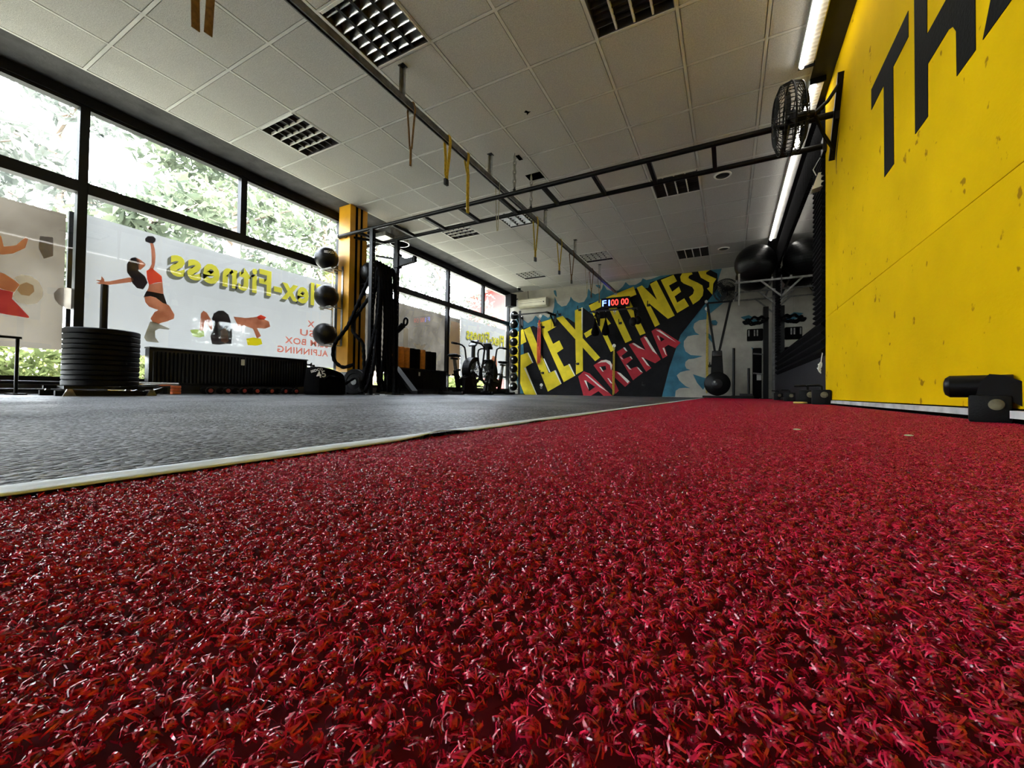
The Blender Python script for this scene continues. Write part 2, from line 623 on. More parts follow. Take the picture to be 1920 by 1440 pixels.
tmat('banner_white', (0.146, 0.146, 0.142), 0.5, (0.134, 0.134, 0.131), 1.5)
tmat('banner_brown', (0.100, 0.086, 0.068), 0.5, (0.058, 0.048, 0.036), 1.7)
tmat('banner_wood', (0.070, 0.061, 0.050), 0.5, (0.036, 0.031, 0.025), 2.4)
tmat('print_yellow', (1.0, 0.90, 0.10), 0.92)
tmat('print_shadow', (0.26, 0.26, 0.20), 0.92)
tmat('print_dark', (0.16, 0.13, 0.13), 0.92, (0.09, 0.08, 0.085), 6)
tmat('print_skin', (0.86, 0.52, 0.38), 0.92, (0.66, 0.36, 0.25), 7)
tmat('print_skin2', (1.0, 0.66, 0.46), 0.92, (0.85, 0.50, 0.34), 5)
tmat('print_red', (0.95, 0.28, 0.20), 0.92)
tmat('print_pink', (1.0, 0.34, 0.33), 0.92, (0.85, 0.26, 0.26), 5)
tmat('print_grey', (0.40, 0.38, 0.33), 0.92, (0.66, 0.64, 0.58), 8)
tmat('print_green', (0.75, 0.85, 0.40), 0.92)
tmat('print_pale', (1.0, 0.97, 0.90), 0.95, (0.9, 0.86, 0.78), 6)
tmat('print_brown', (0.85, 0.72, 0.58), 0.92)
tmat('print_dkgrey', (0.52, 0.49, 0.44), 0.92, (0.38, 0.35, 0.32), 5)
tmat('leaf_green', (0.060, 0.072, 0.045), 0.45, (0.026, 0.034, 0.024), 1.2)
tmat('leaf_grey', (0.075, 0.083, 0.070), 0.4, (0.035, 0.040, 0.035), 1.2)
tmat('leaf_yellow', (0.10, 0.12, 0.042), 0.5, (0.06, 0.075, 0.028), 2.0)

# ------------------------------------------------------------------ outlines: (part, paint, coat, [(x, z)...]) of the mural; (print, ink, [(y, z)...]) of the banners
MURAL = [
    ('sky_paint', 'mural_blue', 1, [(-5.654, 2.946), (-4.82, 2.889), (-3.873, 2.89), (-2.187, 2.906), (-0.959, 2.923), (0.188, 2.92), (-0.073, 2.703), (-0.156, 2.327), (-0.091, 2.045), (-0.392, 1.888), (-0.477, 1.284), (-0.52, 1.042), (-0.386, 0.553), (-0.362, 0.021), (-1.907, 0.0), (-4.778, 0.0), (-5.193, 0.0), (-5.284, 0.294), (-5.428, 0.751), (-5.561, 1.52), (-5.641, 2.14)]),
    ('cloud', 'mural_grey', 2, [(-5.654, 2.946), (-4.82, 2.889), (-4.165, 2.893), (-4.177, 2.618), (-4.189, 2.401), (-4.234, 2.215), (-4.358, 2.108), (-4.518, 2.208), (-4.613, 2.097), (-4.745, 2.196), (-4.841, 2.068), (-4.972, 2.003), (-5.108, 2.102), (-5.278, 2.16), (-5.483, 2.068), (-5.641, 2.14)]),
    ('cloud', 'mural_grey', 2, [(-4.242, 2.887), (-4.177, 2.676), (-4.098, 2.494), (-3.973, 2.382), (-3.837, 2.399), (-3.748, 2.519), (-3.719, 2.631), (-3.643, 2.524), (-3.495, 2.439), (-3.349, 2.454), (-3.264, 2.586), (-3.238, 2.793), (-3.165, 2.687), (-3.051, 2.62), (-2.939, 2.65), (-2.871, 2.753), (-2.844, 2.874), (-2.746, 2.712), (-2.609, 2.657), (-2.461, 2.655), (-2.343, 2.75), (-2.278, 2.85), (-2.185, 2.759), (-2.03, 2.755), (-1.903, 2.819), (-1.866, 2.894), (-1.777, 2.844), (-1.653, 2.855), (-1.457, 2.909), (-1.433, 2.919), (-2.186, 2.899), (-2.998, 2.891)]),
    ('drop', 'mural_blue', 3, [(-4.211, 2.84), (-4.153, 2.847), (-4.13, 2.804), (-4.114, 2.666), (-4.136, 2.668), (-4.188, 2.748)]),
    ('drop', 'mural_blue', 3, [(-3.05, 2.86), (-2.945, 2.861), (-2.905, 2.805), (-2.931, 2.756), (-2.997, 2.802)]),
    ('cloud', 'mural_grey', 2, [(-0.359, 1.757), (-0.455, 1.787), (-0.605, 1.774), (-0.703, 1.709), (-0.724, 1.614), (-0.68, 1.504), (-0.593, 1.439), (-0.713, 1.441), (-0.845, 1.416), (-0.922, 1.311), (-0.928, 1.19), (-0.887, 1.068), (-0.776, 0.98), (-0.645, 0.964), (-0.515, 0.948), (-0.71, 0.894), (-0.82, 0.885), (-0.886, 0.826), (-0.897, 0.741), (-0.863, 0.668), (-0.774, 0.631), (-0.863, 0.62), (-0.997, 0.585), (-1.075, 0.513), (-1.018, 0.391), (-0.883, 0.259), (-0.772, 0.211), (-0.883, 0.222), (-1.017, 0.209), (-1.096, 0.148), (-1.107, 0.006), (-0.341, 0.02), (0.27, 0.031), (0.695, 0.039), (0.69, 2.847), (0.142, 2.909), (-0.144, 2.912), (-0.185, 2.777), (-0.226, 2.617), (-0.225, 2.429), (-0.162, 2.328), (-0.058, 2.178), (-0.182, 2.072), (-0.391, 1.901)]),
    ('drop', 'mural_blue', 3, [(-0.338, 1.755), (-0.264, 1.755), (-0.222, 1.7), (-0.243, 1.636), (-0.306, 1.64), (-0.369, 1.71)]),
    ('drop', 'mural_blue', 3, [(-0.475, 1.48), (-0.389, 1.452), (-0.315, 1.353), (-0.304, 1.212), (-0.378, 1.309)]),
    ('drop', 'mural_blue', 3, [(-0.726, 0.535), (-0.588, 0.486), (-0.449, 0.438), (-0.427, 0.344), (-0.512, 0.178), (-0.642, 0.343)]),
    ('drop', 'mural_blue', 3, [(0.226, 1.784), (0.384, 1.818), (0.578, 1.69), (0.539, 1.626), (0.345, 1.684)]),
    ('drop', 'mural_blue', 3, [(0.434, 1.112), (0.54, 1.063), (0.522, 0.839), (0.464, 0.66), (0.493, 0.93)]),
    ('shadow_block', 'mural_black', 4, [(-5.154, 1.849), (-4.806, 1.917), (-4.577, 1.814), (-4.17, 2.094), (-3.803, 2.067), (-3.577, 1.908), (-3.391, 2.317), (-3.174, 2.145), (-3.088, 2.083), (-3.219, 2.386), (-2.785, 2.484), (-2.184, 2.626), (-1.991, 2.671), (-1.738, 2.644), (-1.689, 2.769), (-1.169, 2.912), (-0.73, 2.919), (-0.374, 2.91), (-0.233, 2.807), (-0.221, 2.479), (-0.328, 2.332), (-0.563, 2.036), (-0.997, 1.458), (-1.239, 0.687), (-1.401, 0.002), (-4.778, 0.0), (-5.035, 0.595)]),
    ('painted_letter', 'mural_yellow', 5, [(-5.059, 0.0), (-4.671, 0.0), (-5.021, 0.774), (-4.814, 0.89), (-4.965, 1.178), (-5.194, 1.11), (-5.3, 1.356), (-5.015, 1.479), (-5.121, 1.846), (-5.563, 1.673), (-5.556, 1.182)]),
    ('painted_letter', 'mural_yellow', 5, [(-5.103, 1.823), (-4.903, 1.899), (-4.321, 0.592), (-4.125, 0.674), (-3.951, 0.304), (-4.342, 0.091)]),
    ('painted_letter', 'mural_yellow', 5, [(-4.677, 1.984), (-4.227, 2.075), (-4.114, 1.857), (-4.376, 1.731), (-4.205, 1.387), (-4.028, 1.473), (-3.909, 1.247), (-4.092, 1.139), (-3.884, 0.765), (-3.717, 0.83), (-3.572, 0.518), (-3.887, 0.348)]),
    ('painted_letter', 'mural_yellow', 5, [(-3.597, 2.25), (-3.39, 2.308), (-3.359, 0.645), (-3.546, 0.548)]),
    ('painted_letter', 'mural_yellow', 5, [(-4.126, 2.088), (-3.936, 2.13), (-2.904, 0.979), (-3.034, 0.89)]),
    ('painted_letter', 'mural_yellow', 5, [(-3.344, 1.622), (-3.08, 1.766), (-3.029, 1.653), (-3.279, 1.502)]),
    ('painted_letter', 'mural_yellow', 5, [(-3.219, 2.347), (-2.901, 2.473), (-2.826, 2.308), (-3.047, 2.217), (-2.933, 1.976), (-2.75, 1.987), (-2.635, 1.834), (-2.82, 1.75), (-2.543, 1.159), (-2.633, 1.115)]),
    ('painted_letter', 'mural_yellow', 5, [(-2.728, 2.299), (-2.524, 2.305), (-2.115, 1.39), (-2.269, 1.326)]),
    ('painted_letter', 'mural_yellow', 5, [(-2.767, 2.508), (-2.08, 2.716), (-2.011, 2.512), (-2.198, 2.446), (-1.788, 1.542), (-1.917, 1.496), (-2.348, 2.396), (-2.692, 2.296)]),
    ('painted_letter', 'mural_yellow', 5, [(-2.005, 2.68), (-1.881, 2.724), (-1.526, 2.33), (-1.693, 2.733), (-1.54, 2.805), (-1.127, 1.923), (-1.277, 1.856), (-1.711, 2.267), (-1.458, 1.737), (-1.57, 1.683)]),
    ('painted_letter', 'mural_yellow', 5, [(-1.444, 2.803), (-1.158, 2.893), (-1.081, 2.733), (-1.26, 2.65), (-1.185, 2.493), (-1.037, 2.601), (-0.992, 2.473), (-1.132, 2.377), (-1.074, 2.224), (-0.921, 2.312), (-0.817, 2.123), (-1.073, 1.979)]),
    ('painted_letter', 'mural_yellow', 5, [(-1.012, 2.827), (-0.971, 2.905), (-0.761, 2.896), (-0.745, 2.858), (-0.819, 2.831), (-0.836, 2.778), (-0.786, 2.736), (-0.637, 2.646), (-0.539, 2.572), (-0.514, 2.462), (-0.53, 2.338), (-0.602, 2.238), (-0.733, 2.151), (-0.817, 2.331), (-0.734, 2.395), (-0.71, 2.483), (-0.752, 2.56), (-0.936, 2.662), (-0.995, 2.724)]),
    ('painted_letter', 'mural_yellow', 5, [(-0.63, 2.907), (-0.388, 2.903), (-0.46, 2.867), (-0.46, 2.822), (-0.379, 2.768), (-0.253, 2.69), (-0.315, 2.583), (-0.33, 2.336), (-0.442, 2.49), (-0.394, 2.52), (-0.395, 2.627), (-0.572, 2.756)]),
    ('glint', 'mural_white', 6, [(-4.981, 1.172), (-4.938, 1.171), (-4.792, 0.887), (-4.819, 0.884)]),
    ('glint', 'mural_white', 6, [(-5.077, 0.745), (-5.03, 0.752), (-4.665, 0.0), (-4.687, 0.0)]),
    ('glint', 'mural_white', 6, [(-4.169, 0.664), (-4.118, 0.67), (-3.948, 0.31), (-3.967, 0.299)]),
    ('glint', 'mural_white', 6, [(-4.49, 0.998), (-4.46, 0.997), (-4.27, 0.617), (-4.307, 0.611)]),
    ('glint', 'mural_white', 6, [(-3.764, 0.832), (-3.729, 0.831), (-3.565, 0.524), (-3.586, 0.514)]),
    ('glint', 'mural_white', 6, [(-3.414, 2.313), (-3.382, 2.311), (-3.384, 1.712), (-3.403, 1.713)]),
    ('painted_letter', 'mural_red', 5, [(-3.486, 0.497), (-3.333, 0.632), (-3.168, 0.569), (-2.58, 0.0), (-2.803, 0.0), (-2.939, 0.119), (-3.062, 0.045), (-3.137, 0.0), (-3.339, 0.0)]),
    ('painted_letter', 'mural_red', 5, [(-3.077, 0.783), (-2.874, 0.917), (-2.679, 0.9), (-2.582, 0.791), (-2.605, 0.66), (-2.438, 0.61), (-2.139, 0.35), (-2.267, 0.233), (-2.604, 0.54), (-2.422, 0.137), (-2.504, 0.053)]),
    ('painted_letter', 'mural_red', 5, [(-2.49, 1.11), (-2.292, 1.221), (-2.221, 1.113), (-2.36, 1.011), (-2.312, 0.927), (-2.14, 0.993), (-2.093, 0.921), (-2.242, 0.796), (-2.16, 0.677), (-1.979, 0.733), (-1.843, 0.581), (-2.078, 0.397)]),
    ('painted_letter', 'mural_red', 5, [(-2.188, 1.287), (-2.074, 1.329), (-1.78, 1.132), (-1.916, 1.415), (-1.794, 1.49), (-1.431, 0.893), (-1.559, 0.805), (-1.891, 0.974), (-1.645, 0.693), (-1.766, 0.603)]),
    ('painted_letter', 'mural_red', 5, [(-1.652, 1.585), (-1.543, 1.647), (-1.457, 1.619), (-0.993, 1.281), (-1.106, 1.152), (-1.263, 1.237), (-1.347, 1.184), (-1.282, 0.979), (-1.388, 0.915)]),
    ('letter_counter', 'mural_black', 6, [(-3.267, 0.386), (-3.027, 0.228), (-3.188, 0.116)]),
    ('letter_counter', 'mural_black', 6, [(-2.891, 0.748), (-2.762, 0.763), (-2.744, 0.674), (-2.834, 0.644)]),
    ('letter_counter', 'mural_black', 6, [(-1.466, 1.456), (-1.344, 1.375), (-1.429, 1.318)]),
    ('glint', 'mural_white', 6, [(-3.307, 0.558), (-3.231, 0.533), (-2.671, 0.082), (-2.916, 0.228)]),
    ('glint', 'mural_white', 6, [(-3.323, 0.393), (-3.267, 0.393), (-3.194, 0.153)]),
    ('glint', 'mural_white', 6, [(-2.971, 0.83), (-2.873, 0.9), (-2.752, 0.921), (-2.643, 0.88), (-2.594, 0.779), (-2.617, 0.648), (-2.649, 0.78), (-2.751, 0.859), (-2.873, 0.857)]),
    ('glint', 'mural_white', 6, [(-2.474, 0.599), (-2.391, 0.581), (-2.162, 0.374), (-2.203, 0.322)]),
    ('glint', 'mural_white', 6, [(-2.718, 0.457), (-2.675, 0.445), (-2.583, 0.314), (-2.626, 0.326)]),
    ('glint', 'mural_white', 6, [(-2.921, 0.737), (-2.884, 0.736), (-2.809, 0.614), (-2.846, 0.627)]),
    ('glint', 'mural_white', 6, [(-2.326, 1.211), (-2.28, 1.216), (-2.217, 1.117), (-2.256, 1.126)]),
    ('glint', 'mural_white', 6, [(-2.163, 0.977), (-2.128, 0.985), (-2.089, 0.919), (-2.116, 0.924)]),
    ('glint', 'mural_white', 6, [(-2.406, 1.001), (-2.371, 0.976), (-2.312, 0.911), (-2.359, 0.926)]),
    ('glint', 'mural_white', 6, [(-2.253, 0.784), (-2.207, 0.772), (-2.114, 0.653), (-2.172, 0.673)]),
    ('glint', 'mural_white', 6, [(-1.99, 0.721), (-1.945, 0.702), (-1.847, 0.585), (-1.899, 0.604)]),
    ('glint', 'mural_white', 6, [(-1.827, 1.457), (-1.761, 1.442), (-1.513, 1.013), (-1.622, 1.103)]),
    ('glint', 'mural_white', 6, [(-2.108, 1.303), (-2.051, 1.31), (-1.803, 1.137), (-1.96, 1.196)]),
    ('glint', 'mural_white', 6, [(-1.879, 0.955), (-1.835, 0.949), (-1.678, 0.728), (-1.745, 0.763)]),
    ('glint', 'mural_white', 6, [(-1.543, 1.606), (-1.457, 1.596), (-1.086, 1.285), (-1.264, 1.405)]),
    ('glint', 'mural_white', 6, [(-1.525, 1.468), (-1.488, 1.466), (-1.444, 1.342), (-1.477, 1.37)]),
    ('glint', 'mural_white', 6, [(-1.394, 1.163), (-1.358, 1.173), (-1.299, 0.98), (-1.329, 1.014)]),
]
PRINTS = [
    ('hair', 'print_dark', [(1.857, 1.387), (1.888, 1.46), (1.926, 1.482), (1.961, 1.446), (1.952, 1.341), (2.011, 1.297), (2.036, 1.23), (1.997, 1.146), (1.946, 1.149), (1.905, 1.198), (1.893, 1.252), (1.859, 1.301)]),
    ('arm', 'print_skin', [(1.684, 1.157), (1.719, 1.166), (1.882, 1.25), (1.91, 1.249), (1.916, 1.222), (1.894, 1.202), (1.72, 1.131), (1.69, 1.117), (1.659, 1.117), (1.624, 1.129), (1.654, 1.143), (1.617, 1.157), (1.658, 1.165), (1.662, 1.207), (1.683, 1.178)]),
    ('arm', 'print_skin', [(2.064, 1.535), (2.056, 1.623), (2.046, 1.679), (2.069, 1.695), (2.088, 1.633), (2.099, 1.546), (2.095, 1.455), (2.08, 1.368), (2.044, 1.38), (2.066, 1.446)]),
    ('dumbbell', 'print_dark', [(2.001, 1.709), (2.023, 1.746), (2.07, 1.762), (2.095, 1.741), (2.093, 1.71), (2.072, 1.681), (2.037, 1.676), (2.007, 1.681)]),
    ('face', 'print_skin', [(1.927, 1.479), (1.972, 1.464), (2.013, 1.431), (2.008, 1.408), (1.975, 1.361), (1.958, 1.35), (1.945, 1.412)]),
    ('top', 'print_red', [(2.021, 1.359), (2.067, 1.402), (2.128, 1.358), (2.159, 1.336), (2.167, 1.269), (2.107, 1.247), (2.048, 1.21), (2.029, 1.272)]),
    ('waist', 'print_skin', [(2.048, 1.213), (2.167, 1.269), (2.175, 1.187), (2.18, 1.135), (2.085, 1.129), (2.027, 1.124), (2.043, 1.172)]),
    ('shorts', 'print_dark', [(2.026, 1.135), (2.085, 1.137), (2.18, 1.135), (2.196, 1.085), (2.216, 1.02), (2.173, 1.034), (2.11, 1.082), (2.051, 1.084), (2.003, 1.059)]),
    ('leg', 'print_skin', [(2.011, 1.068), (2.063, 1.087), (2.111, 1.079), (2.173, 1.034), (2.235, 1.016), (2.289, 0.918), (2.283, 0.87), (2.221, 0.829), (2.172, 0.806), (2.142, 0.786), (2.093, 0.794), (2.069, 0.835), (2.103, 0.915), (2.138, 0.944), (2.054, 0.966), (2.018, 1.011)]),
    ('shoe', 'print_grey', [(2.069, 0.805), (2.123, 0.799), (2.173, 0.776), (2.248, 0.749), (2.242, 0.737), (2.149, 0.734), (2.114, 0.707), (2.115, 0.632), (2.153, 0.576), (2.04, 0.578), (2.018, 0.62), (2.037, 0.696)]),
    ('hair', 'print_dark', [(2.674, 0.935), (2.695, 1.005), (2.746, 1.048), (2.807, 1.059), (2.863, 1.018), (2.897, 0.92), (2.913, 0.749), (2.904, 0.644), (2.833, 0.636), (2.757, 0.619), (2.682, 0.619), (2.665, 0.717), (2.699, 0.822)]),
    ('face', 'print_skin', [(2.775, 0.799), (2.828, 0.841), (2.864, 0.794), (2.872, 0.675), (2.833, 0.645), (2.786, 0.665)]),
    ('arm', 'print_skin', [(2.557, 0.981), (2.585, 1.019), (2.621, 1.0), (2.69, 0.887), (2.678, 0.785), (2.602, 0.906), (2.584, 0.772), (2.549, 0.759), (2.553, 0.882)]),
    ('glove', 'print_green', [(2.451, 0.762), (2.52, 0.78), (2.591, 0.773), (2.6, 0.709), (2.55, 0.683), (2.48, 0.694)]),
    ('body', 'print_skin', [(2.927, 1.003), (3.084, 1.012), (3.24, 1.056), (3.387, 1.015), (3.408, 0.944), (3.335, 0.905), (3.226, 0.898), (3.283, 0.796), (3.23, 0.753), (3.174, 0.882), (3.053, 0.909), (2.987, 0.881)]),
    ('cuff', 'print_red', [(3.222, 1.053), (3.275, 1.09), (3.349, 1.065), (3.322, 1.033), (3.241, 1.02)]),
    ('glove', 'print_yellow', [(3.091, 0.736), (3.177, 0.764), (3.283, 0.759), (3.303, 0.688), (3.232, 0.658), (3.11, 0.652)]),
    ('skin', 'print_skin2', [(0.975, 1.076), (1.027, 1.066), (1.089, 1.022), (1.121, 0.988), (1.091, 0.914), (1.053, 0.917), (0.978, 0.936)]),
    ('plate', 'print_pale', [(1.088, 1.046), (1.127, 1.08), (1.182, 1.083), (1.233, 1.046), (1.263, 0.978), (1.261, 0.902), (1.229, 0.839), (1.173, 0.815), (1.117, 0.823), (1.081, 0.876), (1.121, 0.982)]),
    ('plate', 'print_brown', [(1.121, 0.988), (1.16, 1.021), (1.201, 1.001), (1.21, 0.947), (1.179, 0.897), (1.131, 0.899), (1.106, 0.936)]),
    ('plate', 'print_dkgrey', [(1.332, 0.955), (1.361, 1.013), (1.414, 1.032), (1.451, 1.027), (1.455, 0.825), (1.419, 0.825), (1.365, 0.86), (1.338, 0.905)]),
    ('shorts', 'print_pink', [(0.978, 0.924), (1.053, 0.917), (1.084, 0.912), (1.078, 0.851), (1.118, 0.798), (1.183, 0.707), (1.18, 0.694), (1.112, 0.7), (1.058, 0.703), (0.983, 0.714)]),
    ('head', 'print_skin2', [(0.966, 1.426), (1.004, 1.392), (1.021, 1.303), (1.089, 1.337), (1.142, 1.428), (1.162, 1.422), (1.144, 1.33), (1.076, 1.26), (1.016, 1.23), (0.971, 1.228)]),
    ('curtain', 'print_dkgrey', [(1.231, 1.471), (1.315, 1.487), (1.319, 1.31), (1.261, 1.267), (1.225, 1.356)]),
]

# ------------------------------------------------------------------ the room
HC, YF, XR, XWIN, XC, YB = 2.909, 10.207, 0.80, -5.60, -5.10, -6.50
GX0, GY0, CELL = -4.5426, 2.5325, 0.6

# floor: concrete slab with square rubber mats on it
floor = struct('floor')
MB().box(-5.72, 0.95, YB - 0.1, YF + 0.15, -0.20, -0.018).build('slab', 'concrete', floor, False)
MAT = 1.0
mat_mesh = MB().bbox(0.0025, MAT - 0.0025, 0.0025, MAT - 0.0025, -0.018, 0.0, 0.0015).mesh('rubber_mat', 'rubber_floor', True)
half_mesh = MB().bbox(0.0015, 0.13, 0.0015, MAT - 0.0015, -0.018, 0.0, 0.0012).mesh('rubber_mat_strip', 'rubber_floor', True)
row = 0
y = YB
while y < YF - 0.01:
    for c in range(5):
        o = bpy.data.objects.new('rubber_mat', mat_mesh)
        COL.objects.link(o)
        o.parent = floor
        o.location = (-0.475 - MAT * (c + 1), y, 0.0)
        if y + MAT > YF:
            o.scale = (1, (YF - y) / MAT, 1)
    o = bpy.data.objects.new('rubber_mat', half_mesh)
    COL.objects.link(o)
    o.parent = floor
    o.location = (-0.475 - 5 - 0.1315, y, 0.0)
    if y + MAT > YF:
        o.scale = (1, (YF - y) / MAT, 1)
    y += MAT

# ceiling: slab, mineral tiles laid in a metal grid, dark edge strips
ceiling = struct('ceiling')
MB().box(-6.0, 1.1, YB - 0.2, YF + 0.3, 3.06, 3.30).build('roof_slab', 'plaster_grey', ceiling, False)
MB().box(-5.72, XC - 0.012, YB, YF, HC, 3.06).build('soffit', 'soffit_paint', ceiling, False)
MB().box(0.635, 0.95, YB, YF, HC - 0.002, 3.06).build('edge_strip', 'ceiling_black', ceiling, False)
tile_meshes = {}
LAMPS = {(0, 0): 'grid', (3, -1): 'parabolic', (6, 0): 'slot', (6, 5): 'slot', (2, 5): 'parabolic', (0, 5): 'grid',
         (0, 10): 'grid', (3, 9): 'grid', (6, 10): 'slot'}
xs = [XC] + [GX0 + CELL * k for k in range(0, 9)] + [0.635]
ys = [YB] + [GY0 + CELL * k for k in range(-15, 13)] + [YF]
for i in range(len(xs) - 1):
    for j in range(len(ys) - 1):
        if (i - 1, j - 16) in LAMPS:
            continue
        w, d = xs[i + 1] - xs[i], ys[j + 1] - ys[j]
        if d < 0.03:
            continue
        key = (round(w, 3), round(d, 3))
        if key not in tile_meshes:
            tile_meshes[key] = MB().box(0.0175, w - 0.0175, 0.0175, d - 0.0175, 0.0015, 0.018).box(0.004, w - 0.004, 0.004, d - 0.004, 0.018, 0.030).mesh('ceiling_tile', 'ceiling_tile', False)
        o = bpy.data.objects.new('ceiling_tile', tile_meshes[key])
        COL.objects.link(o)
        o.parent = ceiling
        o.location = (xs[i], ys[j], HC)
for i, x in enumerate(xs):
    hw = 0.012
    m = MB().box(x - hw, x + hw, YB, YF, HC, HC + 0.004).box(x - 0.002, x + 0.002, YB, YF, HC + 0.004, HC + 0.03)
    m.build('grid_bar', 'grid_metal', ceiling, False)
for j, yy in enumerate(ys):
    MB().box(XC, 0.635, yy - 0.012, yy + 0.012, HC + 0.0005, HC + 0.0042).box(XC, 0.635, yy - .002, yy + .002, HC + .0042, HC + .03).build('grid_bar', 'grid_metal', ceiling, False)

# holes broken through the tiles round the chains, small stains
MB().box(-2.36, -2.15, 4.70, 4.86, HC - 0.001, HC + 0.004).build('open_hole', 'void_black', ceiling, False)
MB().box(-2.27, -2.22, 4.25, 4.36, HC - 0.001, HC + 0.004).build('open_hole', 'void_black', ceiling, False)
MB().prism([(-1.84, 3.62), (-1.81, 3.60), (-1.79, 3.63), (-1.77, 3.64), (-1.80, 3.65), (-1.83, 3.67), (-1.82, 3.64)], lambda u, v, w: (u, v, w), HC + 0.001, HC + 0.004).build('chip', 'void_black', ceiling, False)

# walls
wall_far = struct('wall_far')
MB().box(-5.72, 1.0, YF, YF + 0.15, -0.018, 3.06).build('brickwork', 'mural_grey', wall_far, False)
for mi, (nm, mt, lv, poly) in enumerate(MURAL):
    y0 = YF - 0.0008 * lv - 0.00001 * mi
    MB().prism([(q[0], min(q[1], HC - 0.002)) for q in poly], lambda u, v, w: (u, w, v), y0, YF + 0.001).build(nm, mt, wall_far, False)

wall_back = struct('wall_back')
MB().box(-5.72, 1.0, YB - 0.12, YB, -0.018, 3.06).build('plaster', 'plaster_grey', wall_back, False)

wall_left = struct('wall_left')
MB().box(-5.70, -5.54, YB, YF, 2.815, 3.06).build('lintel', 'frame_dark', wall_left, False)
MB().box(-5.72, -5.55, YB, YF, -0.2, 0.11).build('plinth', 'soffit_paint', wall_left, False)

def window(n, y0, y1, uppers, lowers):
    w = struct('window_%d' % n)
    zb, zt, t0, t1 = 0.11, 2.815, 1.955, 2.065
    f = MB()
    f.box(-5.64, -5.56, y0, y0 + 0.035, zb, zt).box(-5.64, -5.56, y1 - 0.035, y1, zb, zt)
    f.box(-5.64, -5.56, y0 + 0.035, y1 - 0.035, zb, zb + 0.05).box(-5.64, -5.56, y0 + 0.035, y1 - 0.035, zt - 0.03, zt)
    f.box(-5.65, -5.55, y0 + 0.035, y1 - 0.035, t0, t1)
    for u in uppers:
        f.box(-5.64, -5.56, u - 0.037, u + 0.037, t1, zt - 0.03)
    for u in lowers:
        f.box(-5.64, -5.56, u - 0.03, u + 0.03, zb + 0.05, t0)
    f.build('frame', 'frame_dark', w, False)
    for (za, zz, cuts) in ((t1, zt - 0.03, uppers), (zb + 0.05, t0, lowers)):
        e = [y0 + 0.035] + list(cuts) + [y1 - 0.035]
        for a, b in zip(e[:-1], e[1:]):
            MB().add([(-5.60, a, za), (-5.60, b, za), (-5.60, b, zz), (-5.60, a, zz)], [(0, 1, 2, 3)]).build('pane', 'window_glass', w, False, False)
    return w
window(1, YB, -2.55, [-4.5], [])
window(2, -2.55, 1.472, [-1.2, -0.02], [])
window(3, 1.472, 4.45, [2.95], [])
window(4, 4.45, 7.34, [5.72], [])
window(5, 7.34, YF, [8.82], [])

wall_right = struct('wall_right')
MB().box(0.82, 0.95, YB, YF, -0.018, 3.06).build('core', 'dark_wall', wall_right, False)
YP = 4.72
for (za, zb) in ((0.046, 0.808), (0.811, HC)):
    for (ya, yb) in ((YB, -0.40), (-0.398, 1.30), (1.302, YP)):
        MB().box(XR, 0.82, ya, yb, za, zb).build('yellow_board', 'yellow_board', wall_right, False)
MB().box(0.808, 0.82, YP, 9.03, 0.0, 0.46).build('kick_panel', 'dark_wall', wall_right, False)
# lettering painted on the boards
def side(u, v, w):
    return (w, u, v)
ZB, ZT = 1.36, 2.04
LET = [[(2.721, ZT), (2.721, 1.906), (2.936, 1.906), (2.930, ZB), (3.084, ZB), (3.090, 1.908), (3.324, 1.908), (3.324, ZT)],
       [(2.645, ZT), (2.50, ZT), (2.503, 1.745), (2.243, 1.745), (2.240, ZT), (2.095, ZT), (2.094, ZB), (2.233, ZB), (2.236, 1.545), (2.262, 1.585), (2.300, 1.602), (2.497, 1.602), (2.499, ZB), (2.641, ZB)],
       [(1.700, ZT), (2.045, ZB), (1.877, ZB), (1.815, 1.49), (1.475, 1.49), (1.415, ZB), (1.245, ZB), (1.590, ZT)]]
for q in LET:
    MB().prism(q, side, XR - 0.0025, XR + 0.001).build('painted_letter', 'lettering_black', wall_right, False)
MB().prism([(1.645, 1.86), (1.755, 1.62), (1.535, 1.62)], side, XR - 0.0032, XR - 0.0024).build('letter_counter', 'yellow_board', wall_right, False)

# acoustic foam round the mirror: ridged panels
def foam(y0, y1, z0, z1, along_y=True, pitch=0.085, depth=0.05, name='foam_panel'):
    m = MB()
    if along_y:
        n = max(1, round((z1 - z0) / pitch))
        prof = []
        for i in range(n):
            a = z0 + (z1 - z0) * i / n
            b = z0 + (z1 - z0) * (i + 1) / n
            prof += [(a, 0.012), ((a + b) / 2 - 0.006, depth), ((a + b) / 2 + 0.006, depth)]
        prof += [(z1, 0.012), (z1, 0.0), (z0, 0.0)]
        m.prism(prof, lambda u, v, w: (0.815 - v, w, u), y0, y1)
    else:
        n = max(1, round((y1 - y0) / pitch))
        prof = []
        for i in range(n):
            a = y0 + (y1 - y0) * i / n
            b = y0 + (y1 - y0) * (i + 1) / n
            prof += [(a, 0.012), ((a + b) / 2 - 0.006, depth), ((a + b) / 2 + 0.006, depth)]
        prof += [(y1, 0.012), (y1, 0.0), (y0, 0.0)]
        m.prism(prof, lambda u, v, w: (0.815 - v, u, w), z0, z1)
    return m.build(name, 'foam_black', wall_right, False)
yy = YP + 0.003
k = 0
while yy < 9.0:
    y1 = min(yy + 0.5, 9.03)
    foam(yy, y1 - 0.002, 0.46, 0.80)
    foam(yy, y1 - 0.002, 2.42, 2.80, False, 0.05, 0.045)
    yy += 0.5
for z in np.arange(0.803, 2.41, 0.405):
    foam(YP + 0.003, 5.19, z, min(z + 0.402, 2.417), True, 0.05, 0.045)
    foam(8.60, 9.03, z, min(z + 0.402, 2.417), True, 0.05, 0.045)
trim1 = struct('trim_1')
